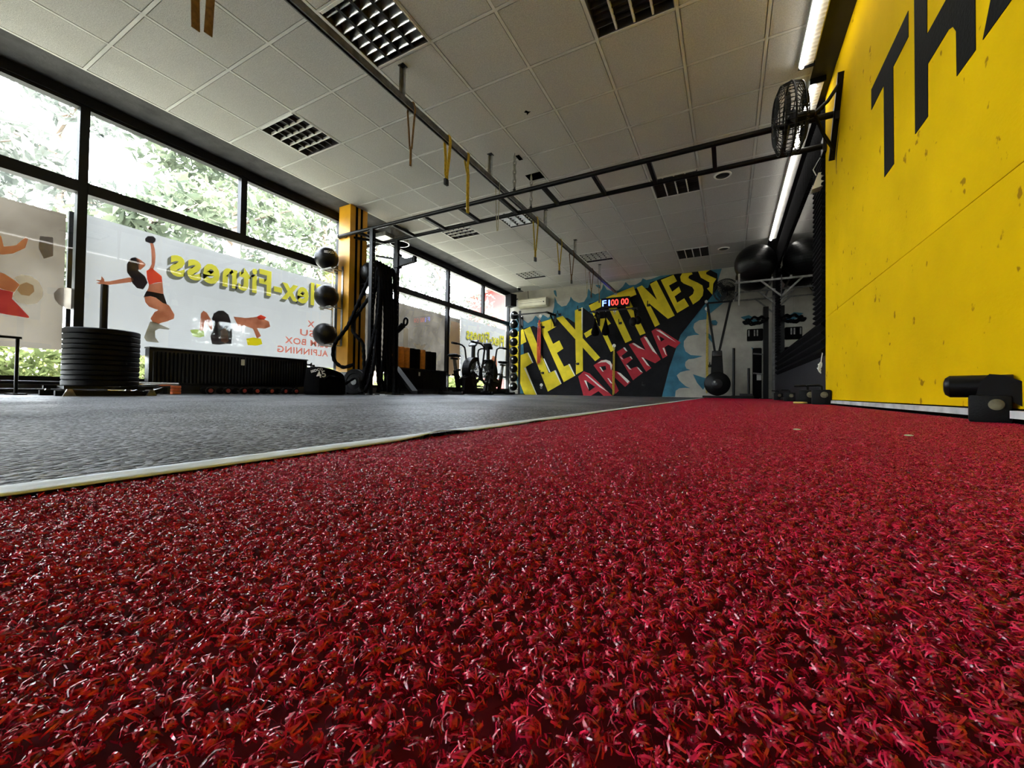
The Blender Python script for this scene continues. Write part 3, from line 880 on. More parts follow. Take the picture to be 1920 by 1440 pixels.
MB().box(0.785, 0.82, 9.70, 9.76, 0.0, 2.10).build('corner_profile', 'zinc', trim1, False)
mirror = thing('wall_mirror', 'large frameless wall mirror between the black foam strips', 'mirror', (0.80, 6.9, 0.80))
for (a, b) in ((5.195, 6.80), (6.806, 8.597)):
    MB().box(-0.006, 0.016, a - 6.9, b - 6.9, 0.004, 1.613).build('mirror_pane', 'mirror_glass', mirror, False)

# strip at the foot of the yellow boards: black gap with a pale batten on it
base = struct('baseboard_right')
MB().box(0.795, 0.82, YB, YP, 0.0, 0.046).build('gap', 'void_black', base, False)
MB().box(0.772, 0.795, YB, 4.35, 0.016, 0.040).build('batten', 'sill_strip', base, False)

# the round duct and the yellow column by the windows
col_ = thing('column', 'yellow painted square column with two black stripes between the windows', 'column', (-5.225, 4.40, 0))
MB().box(-0.125, 0.125, -0.165, 0.165, 0.0, HC).build('shaft', 'column_yellow', col_, False)
for (a, b) in ((-0.065, -0.020), (0.030, 0.072)):
    MB().box(0.125, 0.1262, a, b, 0.3, HC).build('stripe', 'lettering_black', col_, False)
MB().box(-0.128, 0.130, -0.168, 0.168, 0.0, 0.34).build('base_wrap', 'plastic_black', col_, False)
duct = thing('vent_duct', 'short grey round vent duct under the ceiling behind the monkey bars', 'duct', (-5.16, 5.35, 2.68))
MB().cyl((0, 0, 0), (0, 0, 0.227), 0.16, 24).build('pipe', 'zinc', duct)
MB().lathe([(0.17, -0.012), (0.17, 0.012), (0.155, 0.012), (0.155, -0.012)], n=24).build('collar', 'steel', duct)
MB().box(-0.36, 0.02, -0.36, -0.10, 0.02, 0.09).build('box_end', 'zinc', duct, False)

# ------------------------------------------------------------------ red turf strip and tape
TX0, TX1, TY0, TY1 = -0.438, 0.770, -1.0, 9.60
turf = thing('turf_strip', 'long dark red curly turf strip laid along the yellow wall', 'turf', ((TX0 + TX1) / 2, (TY0 + TY1) / 2, -0.008))
hw, hl = (TX1 - TX0) / 2, (TY1 - TY0) / 2
MB().box(-hw, hw, -hl, hl, -0.0095, 0.003).build('backing', 'turf_backing', turf, False)

def fibre_patch(size, count, seed):
    """a square of curled flat fibres"""
    g = np.random.default_rng(seed)
    n, seg = count, 5
    # every tuft is a matted little knot: its fibres curl over a squashed dome
    k = n // 15
    q = int(math.ceil(math.sqrt(k)))
    gx, gy = np.meshgrid((np.arange(q) + .5) / q - .5, (np.arange(q) + .5) / q - .5)
    tx = (gx.ravel() + g.normal(0, .36 / q, q * q)) * size
    ty = (gy.ravel() + g.normal(0, .36 / q, q * q)) * size
    k = q * q
    tr = g.uniform(0.0014, 0.0028, k)
    tz = 0.0022 + tr * .45 + g.normal(0, .0006, k)
    tl = g.normal(0, .55, (k, 2))
    idx = g.integers(0, k, n)
    R = tr[idx] * g.uniform(.62, 1.25, n)
    c = g.normal(size=(n, 3))
    c[:, 2] = np.abs(c[:, 2]) + .15
    c[:, :2] += tl[idx]
    c /= np.linalg.norm(c, axis=1)[:, None]
    d = np.cross(c, g.normal(size=(n, 3)))
    d /= np.linalg.norm(d, axis=1)[:, None]
    b = np.cross(c, d)
    W = g.uniform(0.00015, 0.00038, n)
    arc = g.uniform(.55, 1.15, n)
    stray = g.random(n) < .10
    vs = np.zeros((n, seg, 2, 3))
    for s in range(seg):
        t = (s / (seg - 1) - .5) * 2
        th = arc * t
        rr = R * (1 + np.where(stray, .55 * (t + 1) / 2, .0) + .05 * math.cos(t * 5))
        wv = W * (1 - .35 * abs(t))
        pos = (c * np.cos(th)[:, None] + d * np.sin(th)[:, None]) * rr[:, None]
        pos[:, 2] *= .85
        for e, sg in ((0, -1), (1, 1)):
            pp = pos + b * (wv * sg)[:, None]
            vs[:, s, e, 0] = tx[idx] + pp[:, 0]
            vs[:, s, e, 1] = ty[idx] + pp[:, 1]
            vs[:, s, e, 2] = np.maximum(tz[idx] + pp[:, 2], .0012)
    verts = vs.reshape(-1, 3)
    base_i = (np.arange(n) * seg * 2)[:, None]
    quads = []
    for s in range(seg - 1):
        quads.append(np.stack([base_i[:, 0] + 2 * s, base_i[:, 0] + 2 * s + 1, base_i[:, 0] + 2 * s + 3, base_i[:, 0] + 2 * s + 2], 1))
    faces = np.concatenate(quads)
    me = bpy.data.meshes.new('fibre_patch')
    me.vertices.add(len(verts))
    me.vertices.foreach_set('co', verts.ravel())
    me.loops.add(faces.size)
    me.loops.foreach_set('vertex_index', faces.ravel().astype(np.int32))
    me.polygons.add(len(faces))
    me.polygons.foreach_set('loop_start', np.arange(0, faces.size, 4, dtype=np.int32))
    me.polygons.foreach_set('loop_total', np.full(len(faces), 4, dtype=np.int32))
    me.polygons.foreach_set('use_smooth', np.ones(len(faces), dtype=bool))
    me.update()
    me.materials.append(MATS['turf_fibre'])
    return bpy.data.objects.new('fibre_patch', me)

PATCH = 0.203
patches = [fibre_patch(PATCH, 50000, 100 + i) for i in range(3)]
nx, ny = 6, int(2 * hl / PATCH)
pts = [(-hw + PATCH * (i + 0.5), -hl + PATCH * (j + 0.5), 0.001) for i in range(nx) for j in range(ny + 1)]
pile_me = bpy.data.meshes.new('pile')
pile_me.from_pydata(pts, [], [])
pile = bpy.data.objects.new('pile', pile_me)
COL.objects.link(pile)
pile.parent = turf
pile['kind'] = 'stuff'
pile.location = (0, 0, 0.0022)
ng = bpy.data.node_groups.new('pile_scatter', 'GeometryNodeTree')
ng.interface.new_socket('Geometry', in_out='INPUT', socket_type='NodeSocketGeometry')
ng.interface.new_socket('Geometry', in_out='OUTPUT', socket_type='NodeSocketGeometry')
gi, go = ng.nodes.new('NodeGroupInput'), ng.nodes.new('NodeGroupOutput')
inst = ng.nodes.new('GeometryNodeInstanceOnPoints')
join = ng.nodes.new('GeometryNodeJoinGeometry')
for pt in patches:
    oi = ng.nodes.new('GeometryNodeObjectInfo')
    oi.inputs['Object'].default_value = pt
    oi.inputs['As Instance'].default_value = False
    gti = ng.nodes.new('GeometryNodeGeometryToInstance')
    ng.links.new(oi.outputs['Geometry'], gti.inputs[0])
    ng.links.new(gti.outputs[0], join.inputs[0])
rnd = ng.nodes.new('FunctionNodeRandomValue')
rnd.data_type = 'INT'
rnd.inputs['Min'].default_value = 0
rnd.inputs['Max'].default_value = 2
rnd2 = ng.nodes.new('FunctionNodeRandomValue')
rnd2.data_type = 'INT'
rnd2.inputs['Min'].default_value = 0
rnd2.inputs['Max'].default_value = 3
rnd2.inputs['Seed'].default_value = 5
mul = ng.nodes.new('ShaderNodeMath')
mul.operation = 'MULTIPLY'
mul.inputs[1].default_value = PI / 2
cmb = ng.nodes.new('ShaderNodeCombineXYZ')
def out_of(n, kind):
    return [s for s in n.outputs if s.type == kind and s.enabled][0]
ng.links.new(out_of(rnd2, 'INT'), mul.inputs[0])
ng.links.new(mul.outputs[0], cmb.inputs['Z'])
ng.links.new(gi.outputs[0], inst.inputs['Points'])
ng.links.new(join.outputs[0], inst.inputs['Instance'])
inst.inputs['Pick Instance'].default_value = True
ng.links.new(out_of(rnd, 'INT'), inst.inputs['Instance Index'])
ng.links.new(cmb.outputs[0], inst.inputs['Rotation'])
ng.links.new(inst.outputs[0], go.inputs[0])
md = pile.modifiers.new('scatter', 'NODES')
md.node_group = ng
pile_me.materials.append(MATS['turf_fibre'])

# white tape along the turf edge, lifting a little where it has come loose
tp = MB()
rows, ncol = 170, 5
tv, tf = [], []
for i in range(rows + 1):
    yv = -1.0 + (9.0 + 1.0) * (i / rows) ** 1.6
    wob = 0.002 * math.sin(yv * 2.1) + 0.0008 * math.sin(yv * 7)
    lift = 0.008 * math.exp(-((yv - 0.56) / 0.055) ** 2) + 0.003 * math.exp(-((yv - 0.95) / 0.05) ** 2)
    for j in range(ncol):
        u = j / (ncol - 1)
        tv.append((-0.478 + wob * 0.4 + u * (0.043 + wob), yv, 0.0032 + lift * u ** 1.5 + 0.0006 * math.sin(u * PI)))
for i in range(rows):
    for j in range(ncol - 1):
        a = i * ncol + j
        tf.append((a, a + 1, a + ncol + 1, a + ncol))
tp.add(tv, tf)
tape = tp.build('floor_tape', 'floor_tape', None, True, False)
sol = tape.modifiers.new('thickness', 'SOLIDIFY')
sol.thickness = 0.0007
tag(tape, 'long pale grey tape strip between the black rubber and the red turf', 'tape')

# ------------------------------------------------------------------ ceiling lights, speakers
def ceiling_light(col, rw, kind, label):
    x, y = GX0 + CELL * (col + 0.5), GY0 + CELL * (rw + 0.5)
    t = thing('ceiling_light', label, 'ceiling light', (x, y, HC), 0, 'switched-off ceiling lights')
    h = 0.286
    hs = MB()
    hs.box(-h, h, -h, h, 0.10, 0.11)
    for s in (-1, 1):
        hs.box(min(s * h, s * (h - .008)), max(s * h, s * (h - .008)), -h, h, 0.0, 0.10)
        hs.box(-h + .008, h - .008, min(s * h, s * (h - .008)), max(s * h, s * (h - .008)), 0.0, 0.10)
    hs.build('housing', 'lamp_inside', t, False)
    fr = MB()
    for s in (-1, 1):
        fr.box(min(s * .295, s * .284), max(s * .295, s * .284), -.295, .295, -0.004, 0.006)
        fr.box(-.272, .272, min(s * .295, s * .284), max(s * .295, s * .272), -0.004, 0.006)
    fr.build('rim', 'lamp_white', t, False)
    if kind == 'grid':
        for k in range(4):
            yv = -0.272 + 0.544 * (k + 1) / 5
            MB().box(-.284, .284, yv - .0045, yv + .0045, -0.002, 0.03).build('blade', 'lamp_white', t, False)
        cb = MB()
        for k in range(4):
            xv = -0.272 + 0.544 * (k + 1) / 5
            cb.box(xv - .004, xv + .004, -.272, .272, 0.004, 0.05)
        cb.build('cross_louvre', 'lamp_inside', t, False)
    elif kind == 'parabolic':
        for k in range(3):
            xv = -0.272 + 0.544 * (k + 1) / 4
            MB().prism([(xv - .022, .05), (xv - .012, 0.0), (xv + .012, 0.0), (xv + .022, .05)], lambda u, v, w: (u, w, v), -.272, .272).build('blade', 'dark_steel', t, False)
        for r in range(4):
            xa = -0.272 + 0.544 * r / 4 + (0.012 if r else 0)
            xb = -0.272 + 0.544 * (r + 1) / 4 - (0.012 if r < 3 else 0)
            m = MB()
            for k in range(7):
                yv = -0.272 + 0.544 * (k + 0.5) / 7
                m.prism([(yv - .030, .06), (yv - .016, .026), (yv - .003, 0.001), (yv + .003, 0.001), (yv + .016, .026), (yv + .030, .06)], lambda u, v, w: (w, u, v), xa, xb)
            m.build('cross_louvre', 'lamp_reflector', t)
    else:
        for k in range(3):
            xv = -0.272 + 0.544 * (k + 1) / 4
            MB().box(xv - .007, xv + .007, -.272, .272, -0.001, 0.03).build('blade', 'lamp_white', t, False)
        cb = MB()
        for k in range(8):
            yv = -0.272 + 0.544 * (k + 1) / 9
            cb.box(-.272, .272, yv - .003, yv + .003, 0.012, 0.05)
        cb.build('cross_louvre', 'lamp_inside', t, False)
    return t
LL = {(0, 0): 'square louvre ceiling light nearest the first window', (3, -1): 'large mirrored louvre ceiling light beside the near end of the metal rail',
      (6, 0): 'dark slotted ceiling light at the top edge of the photo', (6, 5): 'dark slotted ceiling light behind the monkey bars near the round speaker',
      (2, 5): 'mirrored louvre ceiling light crossed by the monkey bars and rail', (0, 5): 'square louvre ceiling light above the battle ropes and windows',
      (0, 10): 'small square louvre ceiling light near the air conditioner', (3, 9): 'small louvre ceiling light beside the far end of the rail',
      (6, 10): 'farthest slotted ceiling light above the big exercise balls'}
for (c, r), kind in LAMPS.items():
    ceiling_light(c, r, kind, LL[(c, r)])

for (x, y, lb) in ((-0.077, 5.83, 'round white ceiling speaker between the monkey bars and the mirror'), (-0.092, 8.81, 'farther round white ceiling speaker near the exercise balls')):
    t = thing('ceiling_speaker', lb, 'speaker', (x, y, HC - 0.012), 0, 'round ceiling speakers')
    MB().lathe([(0.105, 0.010), (0.10, 0.0), (0.085, -0.004), (0.080, 0.004)], n=28).build('ring', 'white_plastic', t)
    MB().lathe([(0.080, 0.004), (0.07, -0.002), (0.0, -0.004)], n=28).build('grille', 'dark_steel', t)

# ------------------------------------------------------------------ strip lights by the right wall
def strip_light(y0, y1, label, x=0.57):
    t = thing('strip_light', label, 'strip light', (x, (y0 + y1) / 2, HC), 0, 'bright strip lights')
    h = (y1 - y0) / 2
    MB().prism([(-0.055, 0.0), (-0.055, -0.040), (0.050, -0.030), (0.060, 0.0)], lambda u, v, w: (u, w, v), -h, h).build('housing', 'lamp_white', t, False)
    n = int(2 * h / 0.045)
    rb = MB()
    for i in range(n):
        a = -h + 0.01 + (2 * h - 0.02) * i / n
        rb.prism([(a, -0.030), (a + 0.019, -0.043), (a + 0.038, -0.030)], lambda u, v, w: (w, u, v - (w + 0.005) * -0.11), -0.005, 0.050)
    rb.build('ribbed_cover', 'diffuser_ribbed', t, False)
    MB().cyl((-0.032, -h + 0.01, -0.048), (-0.032, h - 0.01, -0.048), 0.016, 12).build('tube', 'led_glow', t)
    for s in (-1, 1):
        MB().box(-0.056, 0.061, min(s * h, s * (h + .012)), max(s * h, s * (h + .012)), -0.052, 0.0).build('end_cap', 'plastic_black', t, False)
    return t
strip_light(0.4, 4.14, 'near bright strip light along the ceiling edge above the yellow wall')
strip_light(4.40, 8.55, 'far bright strip light along the ceiling edge above the mirror', 0.69)

# ------------------------------------------------------------------ suspended rail with hangers and straps
RX = -2.52
rail = thing('ceiling_rail', 'long galvanised strut rail hung below the ceiling tiles', 'rail', (RX, 5.6, 2.585))
m = MB()
m.prism([(-.021, .06), (-.021, 0.0), (-.010, 0.0), (-.010, .006), (-.016, .006), (-.016, .055), (.016, .055), (.016, .006), (.010, .006), (.010, 0.0), (.021, 0.0), (.021, .06)], lambda u, v, w: (u, w, v), -5.0, 4.60)
m.build('channel', 'zinc', rail, False)
for hy in (1.15, 2.61, 4.09, 5.74, 7.13, 8.75):
    h = MB()
    h.box(-.024, -.019, hy - 5.6 - .018, hy - 5.6 + .018, .06, .324).box(-.019, .020, hy - 5.6 + .014, hy - 5.6 + .018, .06, .324)
    hg = h.build('hanger', 'steel', rail, False)
    hd = MB()
    for k in range(7):
        hd.box(-.0245, -.0235, hy - 5.6 - .006, hy - 5.6 + .006, .085 + .034 * k, .100 + .034 * k)
    hd.build('slot', 'void_black', hg, False)
    MB().box(-.03, .03, hy - 5.6 - .03, hy - 5.6 + .03, .318, .3235).build('foot', 'dark_steel', rail, False)
MB().box(-.03, .03, 4.59, 4.606, -.04, .09).build('wall_plate', 'steel', rail, False)

def strap(yc, zb, zj, w, mt, label, buckle=True, spread=0.03, tail=0.0, skew=0.0):
    t = thing('hanging_strap', label, 'strap', (RX, yc, 2.655), 0, 'straps hanging from the ceiling rail')
    z1, z2 = zj - 2.655, zb - 2.655
    loop = [(-spread * .25 + skew, tail, z1 - .02), (-spread * .6, 0, z1 * .6), (-spread, 0, -.07), (-.026, 0, 0.0), (0, 0, 0.003), (.026, 0, 0.0), (spread, 0, -.07), (spread * .6, 0, z1 * .6), (spread * .25 + skew, tail, z1 - .02)]
    MB().ribbon(loop, w, (0, 1, 0), .004).build('loop', mt, t)
    MB().ribbon([(skew, tail, z1), (skew * .6, tail * .9, (z1 + z2) / 2), (skew * .8, tail * 1.1, z2)], w, (0.3, 1, 0), .006).build('tail', mt, t)
    if buckle:
        MB().box(-.012 + skew, .012 + skew, -w * .65 + tail, w * .65 + tail, z2 - .01, z2 + .05).build('buckle', 'dark_steel', t, False)
    return t
strap(2.728, 2.085, 2.26, .020, 'strap_brown', 'thin brown webbing loop hanging nearest the camera in full view', False, .045)
strap(3.26, 2.17, 2.28, .040, 'strap_yellow', 'wide mustard ratchet strap with a dark buckle', True, .035, 0.0, -.01)
strap(3.60, 2.02, 2.45, .038, 'strap_yellow', 'long bright yellow strap knotted below the rail', False, .022, .03, .0)
strap(4.27, 2.06, 2.075, .010, 'strap_cream', 'thin cream cord loop hanging in front of the monkey bars', False, .028, .01)
strap(5.39, 2.01, 2.18, .036, 'strap_yellow', 'yellow strap pair hanging just beyond the monkey bars', True, .04)
strap(6.35, 2.07, 2.25, .036, 'strap_yellow', 'yellow strap with a ring knot, second beyond the monkey bars', True, .045)
strap(6.95, 2.06, 2.22, .034, 'strap_brown', 'brown strap by the fifth rail hanger', True, .045)
strap(7.85, 2.06, 2.30, .014, 'strap_cream', 'thin pale cord loop near the far end of the rail', False, .04)
strap(8.15, 2.06, 2.25, .034, 'strap_brown', 'brown folded strap second from the far end of the rail', True, .04)
strap(8.74, 2.07, 2.28, .020, 'strap_brown', 'narrow dark strap at the far end of the rail', True, .035)
t = thing('hanging_strap', 'wide brown strap ends cut off by the top edge of the photo', 'strap', (RX, 1.10, 2.655), 0, 'straps hanging from the ceiling rail')
for s in (-1, 1):
    MB().ribbon([(.004 * s, 0.0, .003), (.030 * s, .012 * s, -.02), (.032 * s, .027 * s, -.3), (.012 * s, .024 * s, -.655)], .040, (0, 1, 0), .005).build('tail', 'strap_brown', t)

# ------------------------------------------------------------------ monkey bars, uprights, ropes
B1, B2, ZBAR = 4.20, 4.70, 2.43
rig = thing('monkey_bar_rig', 'black monkey bar ladder spanning the room on posts and chains', 'monkey bars', (-4.58, 4.45, 0))
ox, oy = -4.58, 4.45
MB().cyl((-5.33 - ox, B1 - oy, ZBAR), (0.79 - ox, B1 - oy, ZBAR), .026, 14).build('side_rail', 'black_metal', rig)
MB().cyl((-5.33 - ox, B2 - oy, ZBAR), (0.79 - ox, B2 - oy, ZBAR), .026, 14).build('side_rail', 'black_metal', rig)
for x in (-4.90, -4.235, -3.652, -3.057, -2.463, -1.885, -1.298, -0.724, -0.132, 0.45):
    MB().bar((x - ox, B1 - oy + .02, ZBAR), (x - ox, B2 - oy - .02, ZBAR), .04, .04).build('rung', 'black_metal', rig, False)
for yy in (B1, B2):
    pm = MB().box(-.03, .03, yy - oy - .03, yy - oy + .03, 0.012, ZBAR - .02)
    po = pm.build('post', 'black_metal', rig, False)
    hm = MB()
    for k in range(26):
        hm.cyl((.0296, yy - oy, .35 + .075 * k), (.0306, yy - oy, .35 + .075 * k), .011, 8)
    hm.build('pin_holes', 'zinc', po, False)
    MB().box(-.11, .11, yy - oy - .09, yy - oy + .09, 0.0, .012).build('foot_plate', 'black_metal', rig, False)
    MB().box(0.77 - ox, 0.797 - ox, yy - oy - .05, yy - oy + .05, ZBAR - .07, ZBAR + .07).build('wall_plate', 'black_metal', rig, False)
    MB().cyl((-5.35 - ox, yy - oy, ZBAR), (-5.30 - ox, yy - oy, ZBAR), .034, 14).build('end_cap', 'steel', rig)
MB().bar((0, B1 - oy, 1.93), (0, B2 - oy, 1.86), .05, .05).build('rope_bar', 'black_metal', rig, False)
MB().bar((-.45, B2 - oy, 2.24), (0, B2 - oy, 2.12), .03, .03).build('brace', 'black_metal', rig, False)
MB().bar((-.62, B1 - oy, ZBAR - .01), (-.25, B2 - oy, ZBAR - .01), .035, .035).build('diagonal', 'black_metal', rig, False)
jm = MB()
jm.box(-.034, .06, B2 - oy - .05, B2 - oy + .05, 1.98, 2.20).prism([(.06, 2.16), (.20, 2.10), (.36, 2.10), (.36, 2.03), (.06, 2.0)], lambda u, v, w: (u, w, v), B2 - oy - .03, B2 - oy + .03).box(.34, .375, B2 - oy - .03, B2 - oy + .03, 2.03, 2.12)
jm.build('spotter_arm', 'black_metal', rig, False)
hd = MB().cyl((.03, B2 - oy, 1.0), (.15, B2 - oy, 1.08), .045, 12).torus((.20, B2 - oy, 1.13), .055, .016, (0.3, 1, 0), 18, 8)
hd.build('landmine_handle', 'plastic_black', rig)
MB().prism([(.03, .45), (.03, .38), (.40, .03), (.52, .03), (.52, .07), (.42, .07)], lambda u, v, w: (u, w, v), B2 - oy - .07, B2 - oy + .05).build('foot_wedge', 'black_metal', rig, False)

def chain(x, y, z0, z1, label):
    t = thing('support_chain', label, 'chain', (x, y, z1), 0, 'chains holding the monkey bars')
    n = int((z0 - z1 - .05) / .055)
    m = MB()
    for k in range(n):
        zc = .06 + .055 * k
        pts = []
        for q in range(12):
            a = 2 * PI * q / 12
            u, w = .017 * math.cos(a), .040 * math.sin(a)
            pts.append((u, 0, zc + w) if k % 2 else (0, u, zc + w))
        m.tube(pts, .0065, 6, closed=True)
    m.build('links', 'steel', t)
    MB().lathe([(.016, 0), (.018, .02), (.008, .035), (.012, .045)], n=12).build('clamp', 'dark_steel', t)
    MB().cyl((0, 0, z0 - z1 - .03), (0, 0, z0 - z1), .006, 8).build('eye_bolt', 'steel', t)
chain(-2.25, B1, HC, ZBAR + .025, 'steel chain from the ceiling to the near monkey bar rail')
chain(-2.27, B2, HC, ZBAR + .025, 'steel chain from the ceiling to the far monkey bar rail')

def rope(path, label, r=.026):
    t = thing('battle_rope', label, 'rope', tuple(path[0]), 0, 'battle ropes hung on the rig')
    # resample smoothly, with a twisted-strand section
    P = [Vector(q) for q in path]
    out = []
    for i in range(len(P) - 1):
        p0, p1, p2, p3 = P[max(i - 1, 0)], P[i], P[i + 1], P[min(i + 2, len(P) - 1)]
        n = max(4, int((p2 - p1).length / .018))
        for k in range(n):
            s = k / n
            out.append(0.5 * ((2 * p1) + (p2 - p0) * s + (2 * p0 - 5 * p1 + 4 * p2 - p3) * s * s + (3 * p1 - p0 - 3 * p2 + p3) * s ** 3))
    out.append(P[-1])
    rad = [r * (1 + .13 * math.sin(i * 1.35)) for i in range(len(out))]
    MB().tube([q - P[0] for q in out], rad, 8).build('strands', 'rope_black', t)
    return t
X0 = -4.58
rope([(X0 - .10, 4.12, .05), (X0 + .02, 4.16, .55), (X0 + .10, 4.24, 1.2), (X0 + .07, 4.28, 1.75), (X0, 4.29, 1.965), (X0 - .08, 4.27, 1.80), (X0 - .22, 4.16, 1.35), (X0 - .30, 4.05, 1.0), (X0 - .48, 3.98, .74), (X0 - .50, 3.98, .52), (X0 - .36, 4.02, .40), (X0 - .22, 4.10, .44)], 'thick black battle rope looped farthest out beside the yellow column')
rope([(X0 + .06, 4.06, .035), (X0 + .12, 4.14, .35), (X0 + .10, 4.22, .9), (X0 + .10, 4.26, 1.40), (X0 + .03, 4.28, 1.58), (X0 - .06, 4.24, 1.45), (X0 - .24, 4.14, 1.15), (X0 - .26, 4.10, .95), (X0 - .16, 4.12, .82), (X0 - .10, 4.16, .70), (X0 - .08, 4.18, .10)], 'battle rope with the short middle loop in front of the first post')
rope([(X0 + .16, 4.41, .04), (X0 + .14, 4.41, .6), (X0 + .09, 4.41, 1.5), (X0, 4.41, 1.955), (X0 - .08, 4.41, 1.6), (X0 - .10, 4.41, .9), (X0 - .05, 4.41, .25), (X0 - .02, 4.44, .05)], 'battle rope hanging straight down third from the column')
rope([(X0 + .14, 4.47, .04), (X0 + .13, 4.47, .7), (X0 + .08, 4.47, 1.6), (X0, 4.47, 1.94), (X0 - .08, 4.47, 1.5), (X0 - .09, 4.47, .5), (X0 - .04, 4.52, .06)], 'battle rope hanging straight down fourth from the column')
rope([(X0 + .12, 4.60, .04), (X0 + .11, 4.60, .8), (X0 + .07, 4.60, 1.6), (X0, 4.60, 1.93), (X0 - .07, 4.60, 1.5), (X0 - .08, 4.60, .4), (X0 - .10, 4.58, .05)], 'battle rope hanging straight down next to the second post')
rope([(X0 + .02, 4.34, .04), (X0 + .12, 4.34, .5), (X0 + .13, 4.35, 1.1), (X0 + .06, 4.35, 1.7), (X0, 4.35, 1.965), (X0 - .07, 4.35, 1.7), (X0 - .14, 4.33, 1.1), (X0 - .13, 4.30, .4), (X0 - .16, 4.26, .05)], 'battle rope hanging between the second and third ropes from the column', .027)
rope([(X0 + .05, 4.53, .04), (X0 + .07, 4.53, .6), (X0 + .08, 4.53, 1.3), (X0, 4.53, 1.945), (X0 - .05, 4.53, 1.4), (X0 - .04, 4.53, .6), (X0 + .0, 4.53, .05)], 'battle rope hanging between the fourth and fifth ropes from the column', .027)
rope([(X0 - .55, 3.86, .03), (X0 - .42, 3.90, .06), (X0 - .24, 3.98, .16), (X0 - .13, 4.05, .24), (X0 - .03, 4.04, .20), (X0 + .05, 4.0, .06), (X0 + .10, 3.98, .03)], 'loose rope end lying on the floor below the other ropes', .020)
# weight discs stored upright at the foot of the rig
def plate_mesh(r=.225, w=.04, hole=.026):
    return [(hole, 0), (.06, 0), (.065, -.002 + .004), (r * .62, .006), (r * .66, 0.0), (r - .006, 0.0), (r, .006), (r, w - .006), (r - .006, w), (r * .66, w), (r * .62, w - .006), (.065, w - .004), (.06, w), (hole, w), (hole, 0)]
for k, (yy, lb) in enumerate(((4.17, 'black bumper plate standing on edge at the foot of the rig, in front'), (4.235, 'black bumper plate standing on edge behind another at the rig foot'))):
    t = thing('bumper_plate', lb, 'weight plate', (-4.88, yy, .19), .25, 'plates standing at the rig')
    MB().lathe(plate_mesh(.19, .05), (0, 0, 0), (0, 1, 0), 32).build('disc', 'rubber_black', t)
    MB().lathe([(.026, -.002), (.045, -.002), (.045, .052), (.026, .052)], (0, 0, 0), (0, 1, 0), 20).build('hub', 'steel', t)

# ------------------------------------------------------------------ medicine balls on the column
br = thing('ball_bracket', 'silver two-bar ball holder bolted to the yellow column', 'ball rack', (-5.34, 4.225, .74))
for x in (-.115, .105):
    MB().box(x - .018, x + .018, -.004, .004, 0, 1.22).build('upright', 'steel', br, False)
for z in (.02, .595, 1.17):
    MB().box(-.135, .125, -.22, -.20, z - .03, z - .015).box(-.115, -.095, -.20, .0, z - .03, z - .015).box(.085, .105, -.20, 0, z - .03, z - .015).build('cradle', 'steel', br, False)
def med_ball(x, y, z, r, label, group, text=None):
    t = thing('medicine_ball', label, 'medicine ball', (x, y, z), 0, group)
    MB().sphere((0, 0, 0), r, 32, 20).build('shell', 'ball_rubber', t)
    MB().torus((0, 0, 0), r * 1.0005, .0022, (0.5, 0.2, 1), 40, 5).build('seam', 'rubber_black', t)
    if text:
        d = (Vector((0, 0, .0785)) - Vector((x, y, z))).normalized()
        rt = Vector((0, 0, 1)).cross(d).normalized()
        upv = d.cross(rt)
        def wrap(u, v):
            a, b = (u - .085) / r + 0.25, (v + .02) / r + 0.38
            q = d * (math.cos(a) * math.cos(b)) + rt * (math.sin(a) * math.cos(b)) + upv * math.sin(b)
            return q * (r * 1.004)
        flat_text(text, .040, wrap, 0.02, .17).build('lettering', 'white_paint', t, False, False)
    return t
med_ball(-5.375, 4.045, 2.055, .170, 'black medicine ball with white SEDCO lettering, top of three on the column', 'medicine balls on the column', 'SEDCO')
med_ball(-5.355, 4.045, 1.475, .172, 'plain black medicine ball in the middle of three on the column', 'medicine balls on the column')
med_ball(-5.37, 4.045, .900, .170, 'plain black medicine ball lowest of three on the column', 'medicine balls on the column')
med_ball(-4.925, 4.50, 1.90, .160, 'dark medicine ball on the room side of the column behind the ropes', 'medicine balls on the column')
fb = thing('ball_bracket', 'dark ball holder arm on the room side of the yellow column', 'ball rack', (-4.925, 4.50, 1.715))
MB().box(-.171, .02, -.06, .06, 0.0, .018).box(-.172, -.162, -.05, .05, -.15, .25).build('arm', 'black_metal', fb, False)

# ------------------------------------------------------------------ radiators
def radiator(y0, y1, label, tagpos):
    t = thing('radiator', label, 'radiator', (-5.43, (y0 + y1) / 2, .10), 0, 'black panel radiators')
    h = (y1 - y0) / 2
    MB().bbox(-.06, .036, -h, h, 0.0, .385, .006).build('body', 'black_metal', t)
    fm = MB()
    n = int((2 * h - .06) / .036)
    prof = []
    for i in range(n):
        a = -h + .03 + (2 * h - .06) * i / n
        b = -h + .03 + (2 * h - .06) * (i + 1) / n
        prof += [(a, .036), (a + .006, .050), (b - .010, .050), (b - .004, .036)]
    prof += [(h - .03, .030), (-h + .03, .030)]
    fm.prism(prof, lambda u, v, w: (v, u, w), .025, .355)
    fm.build('ribs', 'black_metal', t, False)
    MB().box(-.065, .055, -h - .004, h + .004, .385, .40).build('top_grille', 'dark_steel', t, False)
    for s in (-1, 1):
        MB().box(-.05, .03, s * (h - .15) - .02, s * (h - .15) + .02, -.10, 0.0).build('foot', 'black_metal', t, False)
    MB().box(.050, .0515, tagpos - .022, tagpos + .022, .26, .335).build('heat_meter', 'white_plastic', t, False)
    MB().cyl((0, h + .0, .33), (0, h + .09, .33), .012, 8).cyl((0, h + .09, .36), (0, h + .09, -.02), .012, 8).cyl((0, h + .09, .31), (.06, h + .09, .31), .022, 10).build('valve', 'dark_steel', t)
    return t
radiator(1.96, 3.78, 'long black ribbed radiator under the white banner window', .02)
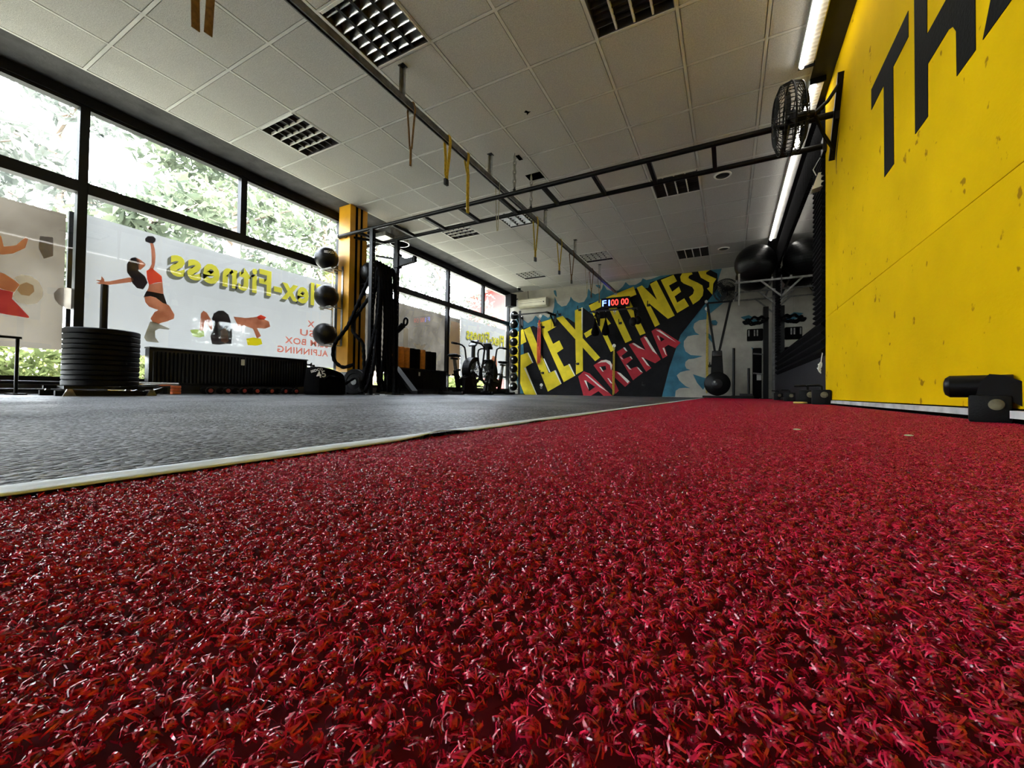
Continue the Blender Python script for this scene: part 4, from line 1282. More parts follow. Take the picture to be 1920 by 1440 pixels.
radiator(5.52, 7.07, 'black ribbed radiator with foam rollers standing on it', .28 - .39)

# foam rollers on the second radiator
rk = [('orange', 5.575), ('orange', 5.715), ('orange', 5.86), ('black', 6.01), ('black', 6.155), ('orange', 6.315), ('black', 6.50), ('black', 6.66)]
names = ['orange foam roller nearest the battle ropes on the radiator', 'second orange foam roller from the ropes on the radiator', 'third orange foam roller from the ropes on the radiator',
         'black foam roller beside the three orange ones on the radiator', 'black foam roller just before the single orange one on the radiator', 'single orange foam roller between black ones on the radiator',
         'black foam roller after the single orange one on the radiator', 'black foam roller at the far end of the radiator']
for (c, yy), lb in zip(rk, names):
    t = thing('foam_roller', lb, 'foam roller', (-5.435, yy, .501), 0, 'foam rollers on the radiator')
    mt = 'orange_foam' if c == 'orange' else 'foam_black'
    hh = .385 if yy < 6.4 else .37
    MB().lathe([(.028, 0), (.066, 0), (.069, .004), (.069, hh - .004), (.066, hh), (.028, hh), (.028, 0)], n=20).build('sleeve', mt, t)
    MB().lathe([(.028, .002), (.028, hh - .002), (.024, hh - .002), (.024, .002), (.028, .002)], n=16).build('core', 'plastic_black', t)

# ------------------------------------------------------------------ weight sled on the left
SX, SY = -4.50, 1.335
sled = thing('weight_sled', 'low black weight sled with an upright loading post', 'sled', (SX, SY, 0))
for s in (-1, 1):
    MB().prism([(-.30, .0), (.28, .0), (.34, .05), (.34, .075), (.26, .04), (-.30, .04)], lambda u, v, w: (w, u, v), s * .17 - .015, s * .17 + .015).build('skid', 'black_metal', sled, False)
MB().box(-.20, .20, -.20, .20, .052, .075).build('deck', 'black_metal', sled, False)
MB().box(-.235, -.205, -.27, .25, .052, .075).box(.205, .235, -.27, .25, .052, .075).build('cross_member', 'black_metal', sled, False)
MB().cyl((0, 0, .075), (0, 0, .905), .024, 18).build('post', 'black_metal', sled)
for (a, b) in ((-.18, -.24), (.18, -.24), (-.18, .24), (.18, .24)):
    MB().prism([(-.035, .0), (.035, .0), (.012, .052), (-.012, .052)], lambda u, v, w: (a + (.05 if a > 0 else -.05) + w, b + u, v), -.010, .010).build('foot', 'zinc', sled, False)
pm = [MB().lathe(plate_mesh(.226, w_), n=44) for w_ in (.045, .036)]
pmesh = [q.mesh('disc', 'rubber_black') for q in pm]
hubm = [MB().lathe([(.0255, .001), (.048, -.0005), (.048, w_ + .0005), (.0255, w_ - .001), (.0255, .001)], n=24).mesh('hub', 'dark_steel') for w_ in (.045, .036)]
z = .076
ORD = ['first', 'second', 'third', 'fourth', 'fifth', 'sixth', 'seventh', 'eighth', 'ninth', 'tenth', 'last']
for k in range(11):
    wi = 0 if k in (0, 3, 6, 9, 10) else 1
    w_ = (.045, .036)[wi]
    lb = 'black bumper plate in the stack on the sled, %s from the bottom' % ORD[k]
    if k == 0:
        lb = 'lowest black bumper plate in the stack on the sled'
    if k == 10:
        lb = 'topmost black bumper plate in the stack on the sled'
    t = thing('bumper_plate', lb, 'weight plate', (SX + random.uniform(-.0008, .0008), SY + random.uniform(-.0008, .0008), z), k * .7, 'plates stacked on the sled')
    for nm, me in (('disc', pmesh[wi]), ('hub', hubm[wi])):
        o = bpy.data.objects.new(nm, me)
        COL.objects.link(o)
        o.parent = t
    z += w_ + .001

# small stand at the left edge
st = thing('floor_stand', 'thin black steel stand at the left edge of the photo', 'stand', (-4.90, .90, 0))
MB().cyl((0, .065, 0.012), (0, .065, .44), .011, 10).build('pole', 'black_metal', st)
MB().cyl((0, -.32, 0.012), (0, -.32, .44), .011, 10).build('pole', 'black_metal', st)
MB().bar((0, -.35, .445), (0, .085, .445), .022, .018).build('top_bar', 'black_metal', st, False)
MB().box(-.12, .12, .03, .10, 0, .012).box(-.12, .12, -.355, -.285, 0, .012).build('foot', 'black_metal', st, False)

# barbells lying on low rests along the windows
for (x, z, y0, y1, lb) in ((-5.12, .035, -.10, 1.95, 'steel barbell on the floor by the windows, nearer the room'), (-5.22, .100, .05, 2.15, 'steel barbell resting higher behind another by the windows')):
    t = thing('barbell', lb, 'barbell', (x, (y0 + y1) / 2, z), 0, 'barbells along the windows')
    h = (y1 - y0) / 2
    MB().cyl((0, -h + .36, 0), (0, h - .36, 0), .014, 12).build('shaft', 'dark_steel', t)
    for s in (-1, 1):
        MB().lathe([(.014, 0), (.036, 0), (.036, .018), (.025, .020), (.025, .40), (.022, .404), (0, .404)], (0, s * (h - .40), 0), (0, s, 0), 16).build('sleeve', 'chrome', t)
rs = thing('bar_rest', 'low black steel rest carrying the barbells by the windows', 'rest', (-5.22, .45, 0))
for yy in (-.10, 1.20):
    MB().box(-.10, .14, yy - .03, yy + .03, 0.0, .012).box(-.03, .03, yy - .025, yy + .025, .012, .072).box(-.03, -.02, yy - .025, yy + .025, .072, .10).build('saddle', 'black_metal', rs, False)

# small dumbbells under the first radiator
def dumbbell(x, y, z, rz, mt, label, r=.042, L=.20, group='small dumbbells under the radiator'):
    t = thing('dumbbell', label, 'dumbbell', (x, y, z + r), rz, group)
    MB().cyl((-L * .28, 0, 0), (L * .28, 0, 0), .014, 10).build('grip', 'chrome', t)
    for s in (-1, 1):
        MB().lathe([(.014, 0), (r * .9, 0), (r, .008), (r, L * .20), (r * .9, L * .22), (.02, L * .22)], (s * L * .27, 0, 0), (s, 0, 0), 12).build('head', 'rubber_black', t)
        MB().lathe([(.024, 0), (.022, .004), (0, .005)], (s * L * .49, 0, 0), (s, 0, 0), 12).build('end_cap', mt, t)
    return t
dl = ['first', 'second', 'third', 'fourth', 'fifth', 'sixth', 'seventh']
for i in range(7):
    dumbbell(-5.20, 2.42 + .17 * i, 0.0, .1 * ((i % 3) - 1), 'red_cap', 'small black dumbbell with red end caps, %s from the sled under the radiator' % dl[i])
t = thing('stacked_weights', 'short stack of orange vinyl weights on the floor beside the radiator', 'weights', (-5.14, 2.10, 0))
for k in range(3):
    MB().lathe([(.0, .001), (.040, .001), (.044, .005), (.044, .025), (.040, .029), (0, .029)], (0, 0, .031 * k), n=18).build('disc', 'orange_plastic', t)

# sandbag
sb = thing('sandbag', 'black fabric sandbag printed 45 at the foot of the yellow column', 'sandbag', (-4.78, 3.62, 0), 0)
bm = bmesh.new()
bmesh.ops.create_cube(bm, size=1)
bmesh.ops.subdivide_edges(bm, edges=bm.edges[:], cuts=5, use_grid_fill=True)
for v in bm.verts:
    q = v.co * 2
    f = 1 - .16 * (q.x ** 4 * q.y ** 4) ** .5 - .10 * max(0, q.z) * (abs(q.x) ** 3 + abs(q.y) ** 3) / 2
    v.co = Vector((q.x * .18 * f, q.y * .25 * f, .155 + q.z * .155 + (.03 * math.cos(q.y * 1.2) - .05 * q.y * max(0, q.z)) * max(0, q.z)))
    if v.co.z < .01:
        v.co.z = 0.0
sbm = MB().add([v.co[:] for v in bm.verts], [[w.index for w in f.verts] for f in bm.faces])
bm.free()
sbo = sbm.build('sack', 'fabric_black', sb)
sbo.modifiers.new('soft', 'SUBSURF').levels = 1
sbo.modifiers['soft'].render_levels = 1
MB().tube([(.19, -.16, .20), (.22, -.12, .245), (.22, .10, .23), (.19, .14, .19)], .012, 8).build('handle', 'fabric_black', sb)
bpy.context.view_layer.update()
dg_ = bpy.context.evaluated_depsgraph_get()
ev_ = sbo.evaluated_get(dg_)
n_ = Vector((.80, -.58, .12)).normalized()
rt_ = Vector((0, 0, 1)).cross(n_).normalized()
up_ = n_.cross(rt_)
def on_sack(ox_, oy_, tilt):
    ct, st_ = math.cos(tilt), math.sin(tilt)
    def fn(u, v):
        u, v = u * ct - v * st_, u * st_ + v * ct
        o_ = Vector((.05, -.05, .215)) + rt_ * (u + ox_) + up_ * (v + oy_) + n_ * .6
        hit, loc_, nr_, ix_ = ev_.ray_cast(o_, -n_)
        return (loc_ + n_ * .005) if hit else o_ - n_ * .45
    return fn
flat_text('45', .085, on_sack(-.09, -.02, .25), .03).build('number', 'white_paint', sb, False, False)
flat_text('SEDCO', .032, on_sack(-.16, .055, .25), .02).build('lettering', 'white_paint', sb, False, False)

# ------------------------------------------------------------------ air bikes
def air_bike(loc, rz, label):
    t = thing('air_bike', label, 'exercise bike', loc, rz, 'air bikes by the windows')
    # local +y is forward
    MB().bar((0, -.80, .055), (0, .26, .055), .07, .06).build('base_beam', 'black_metal', t, False)
    for yy in (-.78, .24):
        MB().bar((-.26, yy, .03), (.26, yy, .03), .07, .06).build('stabiliser', 'black_metal', t, False)
        for s in (-1, 1):
            MB().cyl((s * .26, yy, .034), (s * .30, yy, .034), .034, 12).build('foot_cap', 'plastic_black', t)
    # seat tube, post, slider, saddle
    MB().bar((0, -.52, .07), (0, -.645, .50), .06, .085).build('seat_tube', 'black_metal', t, False)
    MB().bar((0, -.63, .46), (0, -.695, .72), .045, .055).build('seat_post', 'zinc', t, False)
    MB().cyl((.03, -.645, .50), (.11, -.645, .50), .025, 10).build('knob', 'plastic_black', t)
    MB().bar((0, -.80, .73), (0, -.60, .73), .05, .04).build('seat_slider', 'black_metal', t, False)
    MB().sphere((0, -.74, .795), .1, 20, 12, (1.2, 1.1, .38)).sphere((0, -.59, .795), .07, 16, 10, (.6, 1.6, .42)).build('saddle', 'rubber_black', t)
    # fan wheel with cage and a solid rear shroud
    fc = (0, 0.0, .50)
    R_ = .265
    fm = MB()
    for s in (-1, 1):
        for k in range(1, 7):
            fm.torus((s * .07, fc[1], fc[2]), R_ * k / 6.3, .004, (1, 0, 0), 36, 5)
        for k in range(16):
            a = 2 * PI * k / 16
            fm.tube([(s * .07, fc[1] + .04 * math.cos(a), fc[2] + .04 * math.sin(a)), (s * .07, fc[1] + R_ * .94 * math.cos(a), fc[2] + R_ * .94 * math.sin(a)), (0, fc[1] + R_ * math.cos(a), fc[2] + R_ * math.sin(a))], .0035, 5)
    fm.build('fan_cage', 'plastic_black', t)
    bl = MB()
    for k in range(10):
        a = 2 * PI * k / 10
        d = Vector((0, math.cos(a), math.sin(a)))
        n = Vector((0, -math.sin(a), math.cos(a)))
        c0, c1 = Vector(fc) + d * .06, Vector(fc) + d * .23
        bl.add([c0 + Vector((-.04, 0, 0)), c0 + Vector((.04, 0, 0)), c1 + Vector((.05, 0, 0)) + n * .03, c1 + Vector((-.05, 0, 0)) + n * .03], [(0, 1, 2, 3)])
    bl.build('fan_blades', 'zinc', t, False, False)
    MB().torus(fc, R_ + .012, .022, (1, 0, 0), 44, 8).build('fan_rim', 'plastic_black', t)
    sh = []
    for k in range(13):
        a = math.radians(70 + 130 * k / 12)
        sh.append((fc[1] + (R_ + .05) * math.cos(a), fc[2] + (R_ + .05) * math.sin(a)))
    for k in range(12, -1, -1):
        a = math.radians(70 + 130 * k / 12)
        sh.append((fc[1] + .225 * math.cos(a), fc[2] + .225 * math.sin(a)))
    MB().prism(sh, lambda u, v, w: (w, u, v), -.085, .085).build('shroud', 'plastic_black', t, False)
    MB().prism([(-.46, .22), (-.05, .14), (.06, .24), (.02, .36), (-.30, .36), (-.48, .32)], lambda u, v, w: (w, u, v), -.11, -.088).build('chain_guard', 'plastic_black', t, False)
    MB().prism([(-.50, .09), (-.12, .09), (-.10, .34), (-.26, .40), (-.46, .35)], lambda u, v, w: (w, u, v), .05, .12).build('side_cover', 'plastic_black', t, False)
    MB().bar((0, -.55, .28), (0, 0, .50), .055, .07).build('main_tube', 'black_metal', t, False)
    MB().bar((0, 0, .50), (0, .12, .07), .055, .07).build('fork', 'black_metal', t, False)
    for s in (-1, 1):
        cr = MB().bar((s * .14, -.26, .30), (s * .14, -.26 + s * .11, .30 - s * .12), .025, .035)
        c = cr.build('crank', 'dark_steel', t, False)
        MB().box(min(s * .15, s * .26), max(s * .15, s * .26), -.26 + s * .11 - .05, -.26 + s * .11 + .05, .30 - s * .12 - .016, .30 - s * .12 + .016).build('pedal', 'plastic_black', c, False)
    # mast and console
    MB().bar((0, -.01, .74), (0, .0, 1.07), .055, .065).build('mast', 'black_metal', t, False)
    cn = MB().bar((0, -.05, 1.06), (0, .06, 1.19), .19, .035, (0, -.6, .7))
    c = cn.build('console', 'plastic_black', t, False)
    MB().bar((0, -.062, 1.075), (0, .036, 1.19), .15, .004, (0, -.6, .7)).build('screen', 'zinc', c, False)
    # moving arms with grips
    for s in (-1, 1):
        MB().tube([(s * .17, .02, .33), (s * .20, .05, .60), (s * .25, .05, .95), (s * .25, .02, 1.04), (s * .25, -.08, 1.085), (s * .25, -.18, 1.095), (s * .25, -.43, 1.095)], .0195, 10).build('arm', 'black_metal', t)
        MB().cyl((s * .25, -.27, 1.095), (s * .25, -.45, 1.096), .024, 12).build('grip', 'rubber_black', t)
        MB().bar((s * .17, .02, .33), (s * .14, -.26, .30), .025, .035).build('link', 'dark_steel', t, False)
    return t
air_bike((-4.92, 7.40, 0), 0.0, 'black air bike with its saddle toward the foam rollers')
air_bike((-4.94, 8.04, 0), PI, 'black air bike with its saddle toward the medicine ball tower')

# ------------------------------------------------------------------ medicine ball tower in the far corner
tw = thing('ball_tower', 'slim black upright rack full of small medicine balls in the far corner', 'ball rack', (-5.08, 9.80, 0))
MB().bar((.06, 0, .0), (.06, 0, 2.28), .05, .04).build('post', 'black_metal', tw, False)
MB().box(-.22, .16, -.16, .16, 0.0, .02).build('foot', 'black_metal', tw, False)
order = ['top', 'second', 'third', 'fourth', 'fifth', 'sixth', 'seventh', 'eighth', 'lowest']
for k in range(9):
    zc = 2.16 - .243 * k
    MB().torus((-.10, -.04, zc - .075), .092, .008, (0, 0, 1), 20, 6).bar((.05, 0, zc - .08), (-.01, -.03, zc - .08), .02, .012).build('ring_arm', 'black_metal', tw)
    lb = 'small black medicine ball, %s in the corner tower' % (order[k] if k in (0, 8) else order[k] + ' from the top')
    t = thing('medicine_ball', lb, 'medicine ball', (-5.18 + random.uniform(-.006, .006), 9.76, zc), 0, 'medicine balls in the corner tower')
    MB().sphere((0, 0, 0), .118, 22, 14).build('shell', 'ball_rubber', t)
    MB().lathe([(.022, 0), (.020, .003), (0, .004)], (.02, -.1155, .02), (.15, -1, .15), 12).build('badge', 'white_paint', t)

# loudspeaker, dome camera, air conditioner
sp = thing('loudspeaker', 'black loudspeaker box high in the far corner by the window', 'loudspeaker', (-5.37, 9.92, 2.44), -.5)
MB().bbox(-.14, .14, -.10, .10, 0, .34, .012).build('cabinet', 'plastic_black', sp)
MB().box(-.125, .125, -.104, -.100, .015, .325).build('grille', 'fabric_black', sp, False)
MB().bar((0, .10, .20), (0, .22, .25), .05, .03).build('bracket', 'black_metal', sp, False)
dc = thing('dome_camera', 'small dark dome camera under the ceiling by the far corner', 'camera', (-5.02, 9.72, HC - .006))
MB().lathe([(.055, .0), (.05, -.025), (.045, -.03)], n=20).build('mount', 'white_plastic', dc)
MB().sphere((0, 0, -.045), .05, 18, 12).build('dome', 'plastic_black', dc)
cable = MB().tube([(-4.98, 10.19, HC), (-4.97, 10.19, 2.78), (-4.95, 10.19, 2.66)], .007, 6).build('wall_cable', 'plastic_black')
tag(cable, 'short dark cable running down to the air conditioner', 'cable')
ac = thing('air_conditioner', 'cream wall air conditioner on the mural by the far corner', 'air conditioner', (-4.77, YF - .001, 2.40))
MB().prism([(0, 0.02), (-.10, 0.0), (-.19, .045), (-.205, .09), (-.205, .215), (-.17, .25), (0, .25)], lambda u, v, w: (w, u, v), -.42, .42).build('casing', 'cream_plastic', ac)
MB().box(-.36, .30, -.2065, -.2045, .122, .128).box(-.36, .30, -.2065, -.2045, .176, .181).build('louvre_line', 'plastic_black', ac, False)
MB().bar((-.37, -.165, .030), (.33, -.165, .030), .055, .008, (0, -.5, .9)).build('flap', 'cream_plastic', ac, False)
MB().box(.335, .375, -.2068, -.2045, .105, .135).build('display', 'dark_steel', ac, False)

# ------------------------------------------------------------------ wall pull-up bar with bands
def wall_bar(xa, xb, reach, z, label, over=0.06):
    t = thing('pull_up_bar', label, 'pull-up bar', ((xa + xb) / 2, YF, z), 0, 'wall pull-up bars')
    h = (xb - xa) / 2
    for s in (-1, 1):
        x = s * h
        b = MB().box(x - .035, x + .035, -.012, -.005, -.29, .08)
        bo = b.build('wall_plate', 'black_metal', t, False)
        MB().bar((x, -.01, .02), (x, -reach, 0.0), .045, .05).build('arm', 'black_metal', t, False)
        MB().bar((x, -.01, -.26), (x, -reach * .55, -.02), .035, .035).build('strut', 'black_metal', t, False)
        for zz in (.055, -.265):
            MB().lathe([(.018, 0), (.018, .010), (.010, .014), (0, .014)], (x, -.012, zz), (0, -1, 0), 10).build('bolt', 'chrome', bo)
    MB().cyl((-h - over, -reach, 0), (h + over, -reach, 0), .018, 12).build('bar', 'dark_steel', t)
    return t
wall_bar(-5.16, -4.156, .60, 2.14, 'wall pull-up bar beside the medicine ball tower', .03)
wall_bar(-2.95, -2.00, .48, 2.08, 'black wall bracket bar carrying the speed bags under the timer', .10)

def band(x, z1, z0, w, mt, label, y=YF - .05, n=3, gr='bands hanging on the mural wall'):
    t = thing('resistance_band', label, 'resistance band', (x, y, z1), 0, gr)
    for k in range(n):
        dx = (k - (n - 1) / 2) * w * 1.2
        L = z1 - z0 - .02 * k
        MB().tube([(dx * .3, 0, 0), (dx, -.004 * k, -.15), (dx * 1.2 - w * .4, -.006 * k, -L * .6), (dx - w * .3, -.004, -L + .03), (dx, -.012, -L), (dx + w * .4, -.02, -L + .03), (dx * 1.2 + w * .3, -.02, -L * .6), (dx + w * .3, -.016, -.15), (dx * .3 + .004, -.012, 0)], w * .32, 6).build('loop', mt, t)
    return t
band(-4.60, 2.05, .84, .030, 'band_red', 'bunch of red resistance bands hanging below the first pull-up bar', n=3)
band(-4.535, 1.90, 1.0, .016, 'rubber_black', 'black resistance band hanging just right of the red ones', n=2)
band(-2.54, 1.22, .02, .022, 'strap_yellow', 'yellow resistance band hanging to the floor below the speed bags', n=2)
band(-.43, 1.95, .10, .018, 'strap_yellow', 'yellow and grey pulley cord hanging left of the upright rower', n=2)
band(-4.24, 2.06, 1.74, .010, 'rubber_black', 'short black cord hanging from the pull-up bar bracket', n=1)

def eye_plate(x, z, label):
    t = thing('eye_plate', label, 'eye plate', (x, YF - .001, z), 0, 'eye plates on the mural wall')
    MB().lathe([(.045, -.004), (.045, .004), (.03, .008), (0, .008)], (0, 0, 0), (0, -1, 0), 18).build('plate', 'white_plastic', t)
    MB().torus((0, -.022, -.03), .020, .005, (1, 0, 0), 14, 6).build('eye', 'chrome', t)
    MB().torus((0.006, -.024, -.075), .024, .005, (0, 1, 0), 14, 6).build('carabiner', 'steel', t)
eye_plate(-4.595, 2.175, 'white eye plate above the red resistance bands')
eye_plate(-4.54, .27, 'white eye plate with a snap hook low on the mural near the first letter')
eye_plate(-2.55, 1.27, 'white eye plate at the top of the yellow band')
eye_plate(-2.54, 2.16, 'white eye plate below the red timer')
eye_plate(-.44, 2.03, 'white eye plate left of the upright rower')

def hook(x, z, label):
    t = thing('wall_hook', label, 'hook', (x, YF - .005, z), 0, 'black pegs on the mural wall')
    MB().box(-.04, .04, -.004, .004, -.03, .03).build('plate', 'black_metal', t, False)
    MB().tube([(0, -.004, 0), (0, -.17, 0), (.005, -.19, .012), (.01, -.195, .07)], .010, 8).build('peg', 'black_metal', t)
hook(-4.50, 1.86, 'black peg behind the red resistance bands')
hook(-4.50, .60, 'black peg on the yellow letter below the red bands')
hook(-3.50, .83, 'black peg on the foot of the painted X')
hook(-3.46, 2.25, 'black peg at the top of the painted X')
hook(-4.02, 2.17, 'black peg beside the first pull-up bracket')
hook(-1.72, 2.22, 'black peg on the painted N right of the timer')
hook(-2.40, 1.83, 'black peg on the painted I below the timer')
hook(-1.83, .28, 'black peg low on the black paint under the red letters')
hook(-.38, .72, 'black peg on the pale cloud left of the rower')

# interval timer
ck = thing('gym_timer', 'black interval timer with blue and red digits on the mural wall', 'timer', (-2.50, YF - .10, 2.22))
MB().box(-.355, .345, -.03, .03, 0.0, .245).build('case', 'plastic_black', ck, False)
MB().box(-.06, .06, .03, .098, .08, .16).build('bracket', 'black_metal', ck, False)
flat_text('F1', .155, lambda u, v: (-.325 + u, -.032, .045 + v), .01, .19).build('round_digits', 'digit_blue', ck, False, False)
flat_text('00 00', .155, lambda u, v: (-.105 + u, -.032, .045 + v), .01, .43).build('time_digits', 'digit_red', ck, False, False)

def speed_bag(x, y, zt, L, r, label):
    t = thing('speed_bag', label, 'speed bag', (x, y, zt), 0, 'speed bags under the timer')
    MB().lathe([(.006, 0), (.008, -.12), (.02, -.20), (r * .55, -.20 - L * .35), (r * .95, -.20 - L * .68), (r, -.20 - L * .80), (r * .8, -.20 - L * .95), (r * .3, -.20 - L), (0, -.20 - L)], n=18).build('bladder', 'fabric_black', t)
    MB().torus((0, 0, .012), .012, .004, (1, 0, 0), 12, 6).build('ring', 'steel', t)
speed_bag(-2.90, YF - .48, 2.05, .38, .10, 'black teardrop speed bag left of another under the timer')
speed_bag(-2.64, YF - .48, 2.05, .38, .095, 'black teardrop speed bag right of another under the timer')
gl = thing('boxing_gloves', 'black boxing gloves hanging right of the timer', 'gloves', (-1.95, YF - .46, 2.04))
MB().tube([(0, 0, .03), (.03, -.01, -.08), (.0, 0, -.18)], .006, 6).build('lace', 'fabric_black', gl)
MB().sphere((-.04, -.03, -.28), .085, 18, 12, (1, .8, 1.25)).build('glove', 'plastic_black', gl)
MB().sphere((.06, .03, -.24), .085, 18, 12, (1, .8, 1.2)).build('glove', 'plastic_black', gl)
cb = MB().tube([(-3.02, YF - .05, 2.10), (-3.07, YF - .07, 2.0), (-2.99, YF - .06, 1.94), (-2.90, YF - .05, 1.99)], .012, 8).build('cable_loop', 'plastic_black')
tag(cb, 'loop of black cable at the left end of the timer bracket', 'cable')

# ------------------------------------------------------------------ rower stored upright, plate post, far fan
rw = thing('upright_rower', 'black rowing machine stored upright against the far wall', 'rowing machine', (-.21, 9.62, 0))
MB().lathe([(.0, -.05), (.22, -.05), (.25, -.03), (.25, .03), (.22, .05), (0, .05)], (0, -.06, .30), (0, 1, 0), 36).build('flywheel', 'plastic_black', rw)
MB().lathe([(.10, 0), (.09, .008), (0, .010)], (0, -.11, .30), (0, -1, 0), 24).build('flywheel_hub', 'dark_steel', rw)
MB().lathe([(.022, 0), (.018, .008), (0, .010)], (-.05, -.118, .34), (0, -1, 0), 14).build('badge', 'white_paint', rw)
MB().box(-.28, .26, -.10, .24, 0.0, .05).build('front_foot', 'black_metal', rw, False)
MB().prism([(-.13, .40), (.12, .40), (.085, 1.00), (-.10, 1.00)], lambda u, v, w: (u, w, v), -.05, .16).build('body', 'plastic_black', rw, False)
MB().bbox(-.085, .075, -.09, -.05, .88, .98, .01).build('monitor', 'dark_steel', rw)
for (xb, xt) in ((-.05, -.20), (.03, .24)):
    MB().bar((xb, .04, .98), (xt, .08, 2.04), .045, .05, (0, 1, 0)).build('rail_leg', 'black_metal', rw, False)
MB().bar((-.24, .08, 2.05), (.28, .08, 2.05), .03, .035).build('cross_foot', 'black_metal', rw, False)
MB().cyl((-.22, .08, 2.07), (-.22, -.02, 2.07), .03, 12).build('caster', 'steel', rw)

pp = thing('bar_holder', 'black post with a floor base standing between the rower and the rack', 'bar holder', (.15, 9.55, 0))
MB().box(-.10, .30, -.16, .16, 0.0, .06).build('base', 'black_metal', pp, False)
MB().cyl((-.06, 0, .06), (-.06, 0, 1.04), .026, 14).build('tall_post', 'black_metal', pp)
MB().cyl((.21, 0, .06), (.21, 0, .62), .024, 14).build('short_post', 'black_metal', pp)
MB().box(.05, .28, -.13, .13, .06, .10).build('tray', 'dark_steel', pp, False)

def wall_fan(loc, aim, R, wall_pts, label):
    """loc: cage centre; aim: direction the fan faces; wall_pts: where the bracket meets the wall"""
    t = thing('wall_fan', label, 'wall fan', loc)
    ax = Vector(aim).normalized()
    a = ax.orthogonal().normalized()
    b = ax.cross(a)
    cg = MB()
    dep = R * .36
    for (rr, off) in ((R, 0), (R * .94, dep * .7), (R * .7, dep), (R * .4, dep * 1.05), (R * .15, dep * 1.1), (R * .94, -dep * .7), (R * .7, -dep), (R * .4, -dep * 1.05)):
        cg.torus(ax * off, rr, .004 if rr != R else .008, ax, 40, 5)
    for k in range(44):
        th = 2 * PI * k / 44
        d = a * math.cos(th) + b * math.sin(th)
        cg.tube([ax * dep * 1.1 + d * R * .12, ax * dep + d * R * .7, ax * dep * .7 + d * R * .94, d * R, -ax * dep * .7 + d * R * .94, -ax * dep + d * R * .7, -ax * dep * 1.05 + d * R * .25], .0034, 4)
    cg.build('cage', 'black_metal', t)
    bl = MB()
    for k in range(3):
        th = 2 * PI * k / 3 + .4
        d0 = a * math.cos(th) + b * math.sin(th)
        n0 = a * -math.sin(th) + b * math.cos(th)
        pts_ = []
        for (f, w, tw) in ((.12, .10, .5), (.45, .26, .4), (.8, .30, .3), (.9, .16, .25)):
            pts_.append((d0 * R * f - n0 * R * w * .6 - ax * R * w * tw * .5, d0 * R * f + n0 * R * w * .6 + ax * R * w * tw * .5))
        vs = [q for pr in pts_ for q in pr]
        bl.add(vs, [(2 * i, 2 * i + 1, 2 * i + 3, 2 * i + 2) for i in range(3)])
    blo = bl.build('blades', 'dark_steel', t, False, False)
    blo.modifiers.new('thickness', 'SOLIDIFY').thickness = .004
    MB().lathe([(0, -.02), (R * .13, -.02), (R * .14, .10), (R * .10, .17), (0, .18)], (0, 0, 0), -ax, 20).build('motor', 'plastic_black', t)
    L = Vector(loc)
    back = -ax * .17
    for q in wall_pts:
        MB().tube([back, (back + (Vector(q) - L)) / 2 + Vector((0, 0, -.03)), Vector(q) - L], .014, 8).build('bracket_arm', 'black_metal', t)
    return t
f1 = wall_fan((.440, 4.02, 2.375), (-.995, -.06, -.04), .275, [(.785, 4.06, 2.60), (.785, 4.30, 2.18)], 'large black wall fan on the yellow wall beside the monkey bars')
MB().bar((.785 - .440, 4.02 - 4.02, 2.66 - 2.375), (.785 - .440, 4.36 - 4.02, 2.12 - 2.375), .03, .05, (1, 0, 0)).build('wall_bar', 'black_metal', f1, False)
MB().tube([(.37, .04, .10), (.36, .25, -.25), (.37, .30, -.55), (.37, .28, -.30)], .006, 6).build('lead', 'plastic_black', f1)
wall_fan((-.06, 9.88, 2.33), (-.15, -1, -.1), .25, [(-.02, YF - .002, 2.30)], 'black wall fan on the far wall beside the painted S')
el = thing('wall_lamp', 'small white wedge lamp on the dark wall beside the fan', 'lamp', (.70, 4.80, 2.06))
MB().prism([(0, 0), (.10, .02), (.10, .15), (.05, .15)], lambda u, v, w: (u, w, v), -.05, .06).build('shade', 'cream_plastic', el, False)
MB().tube([(.04, 0, .15), (.02, .02, .22), (.06, .03, .30), (.10, .0, .36)], .004, 6).build('lead', 'white_plastic', el)

# ------------------------------------------------------------------ rack with exercise balls on the right
rk_ = thing('ball_shelf', 'grey tube wall rack carrying the big exercise balls', 'rack', (.80, 9.05, 2.08))
for (yy) in (-.78, .0, .78):
    MB().bar((0, yy, 0), (-.70, yy, 0), .03, .03).build('arm', 'zinc', rk_, False)
    MB().bar((-.004, yy, -.30), (-.30, yy, -.01), .028, .028).build('brace', 'zinc', rk_, False)
    MB().box(-.012, 0, yy - .03, yy + .03, -.35, .06).build('wall_plate', 'dark_steel', rk_, False)
for x in (-.68, -.14):
    MB().bar((x, -.80, .03), (x, .80, .03), .03, .03).build('rail', 'zinc', rk_, False)
MB().bar((-.64, -.78, -.42), (-.64, -.78, .16), .028, .028).build('end_post', 'zinc', rk_, False)
def ex_ball(x, y, z, r, label, s=(1, 1, 1)):
    t = thing('exercise_ball', label, 'exercise ball', (x, y, z), 0, 'big exercise balls on the rack')
    MB().sphere((0, 0, 0), r, 40, 24, s).build('skin', 'ball_rubber', t)
    m = MB()
    for k in range(-4, 5):
        a = k * .14
        m.torus((0, 0, r * s[2] * math.sin(a)), r * s[0] * math.cos(a) + .0005, .0016, (0, 0, 1), 48, 4)
    m.build('grip_rings', 'ball_rubber', t)
    MB().lathe([(.016, 0), (.014, .004), (0, .005)], (-.3 * r, -.95 * r, 0), (-.3, -.95, 0), 12).build('plug', 'plastic_black', t)
ex_ball(.42, 8.50, 2.455, .338, 'nearest large black exercise ball on the wall rack')
ex_ball(.42, 9.22, 2.41, .305, 'large black exercise ball behind the nearest one on the rack', (1, 1, .97))
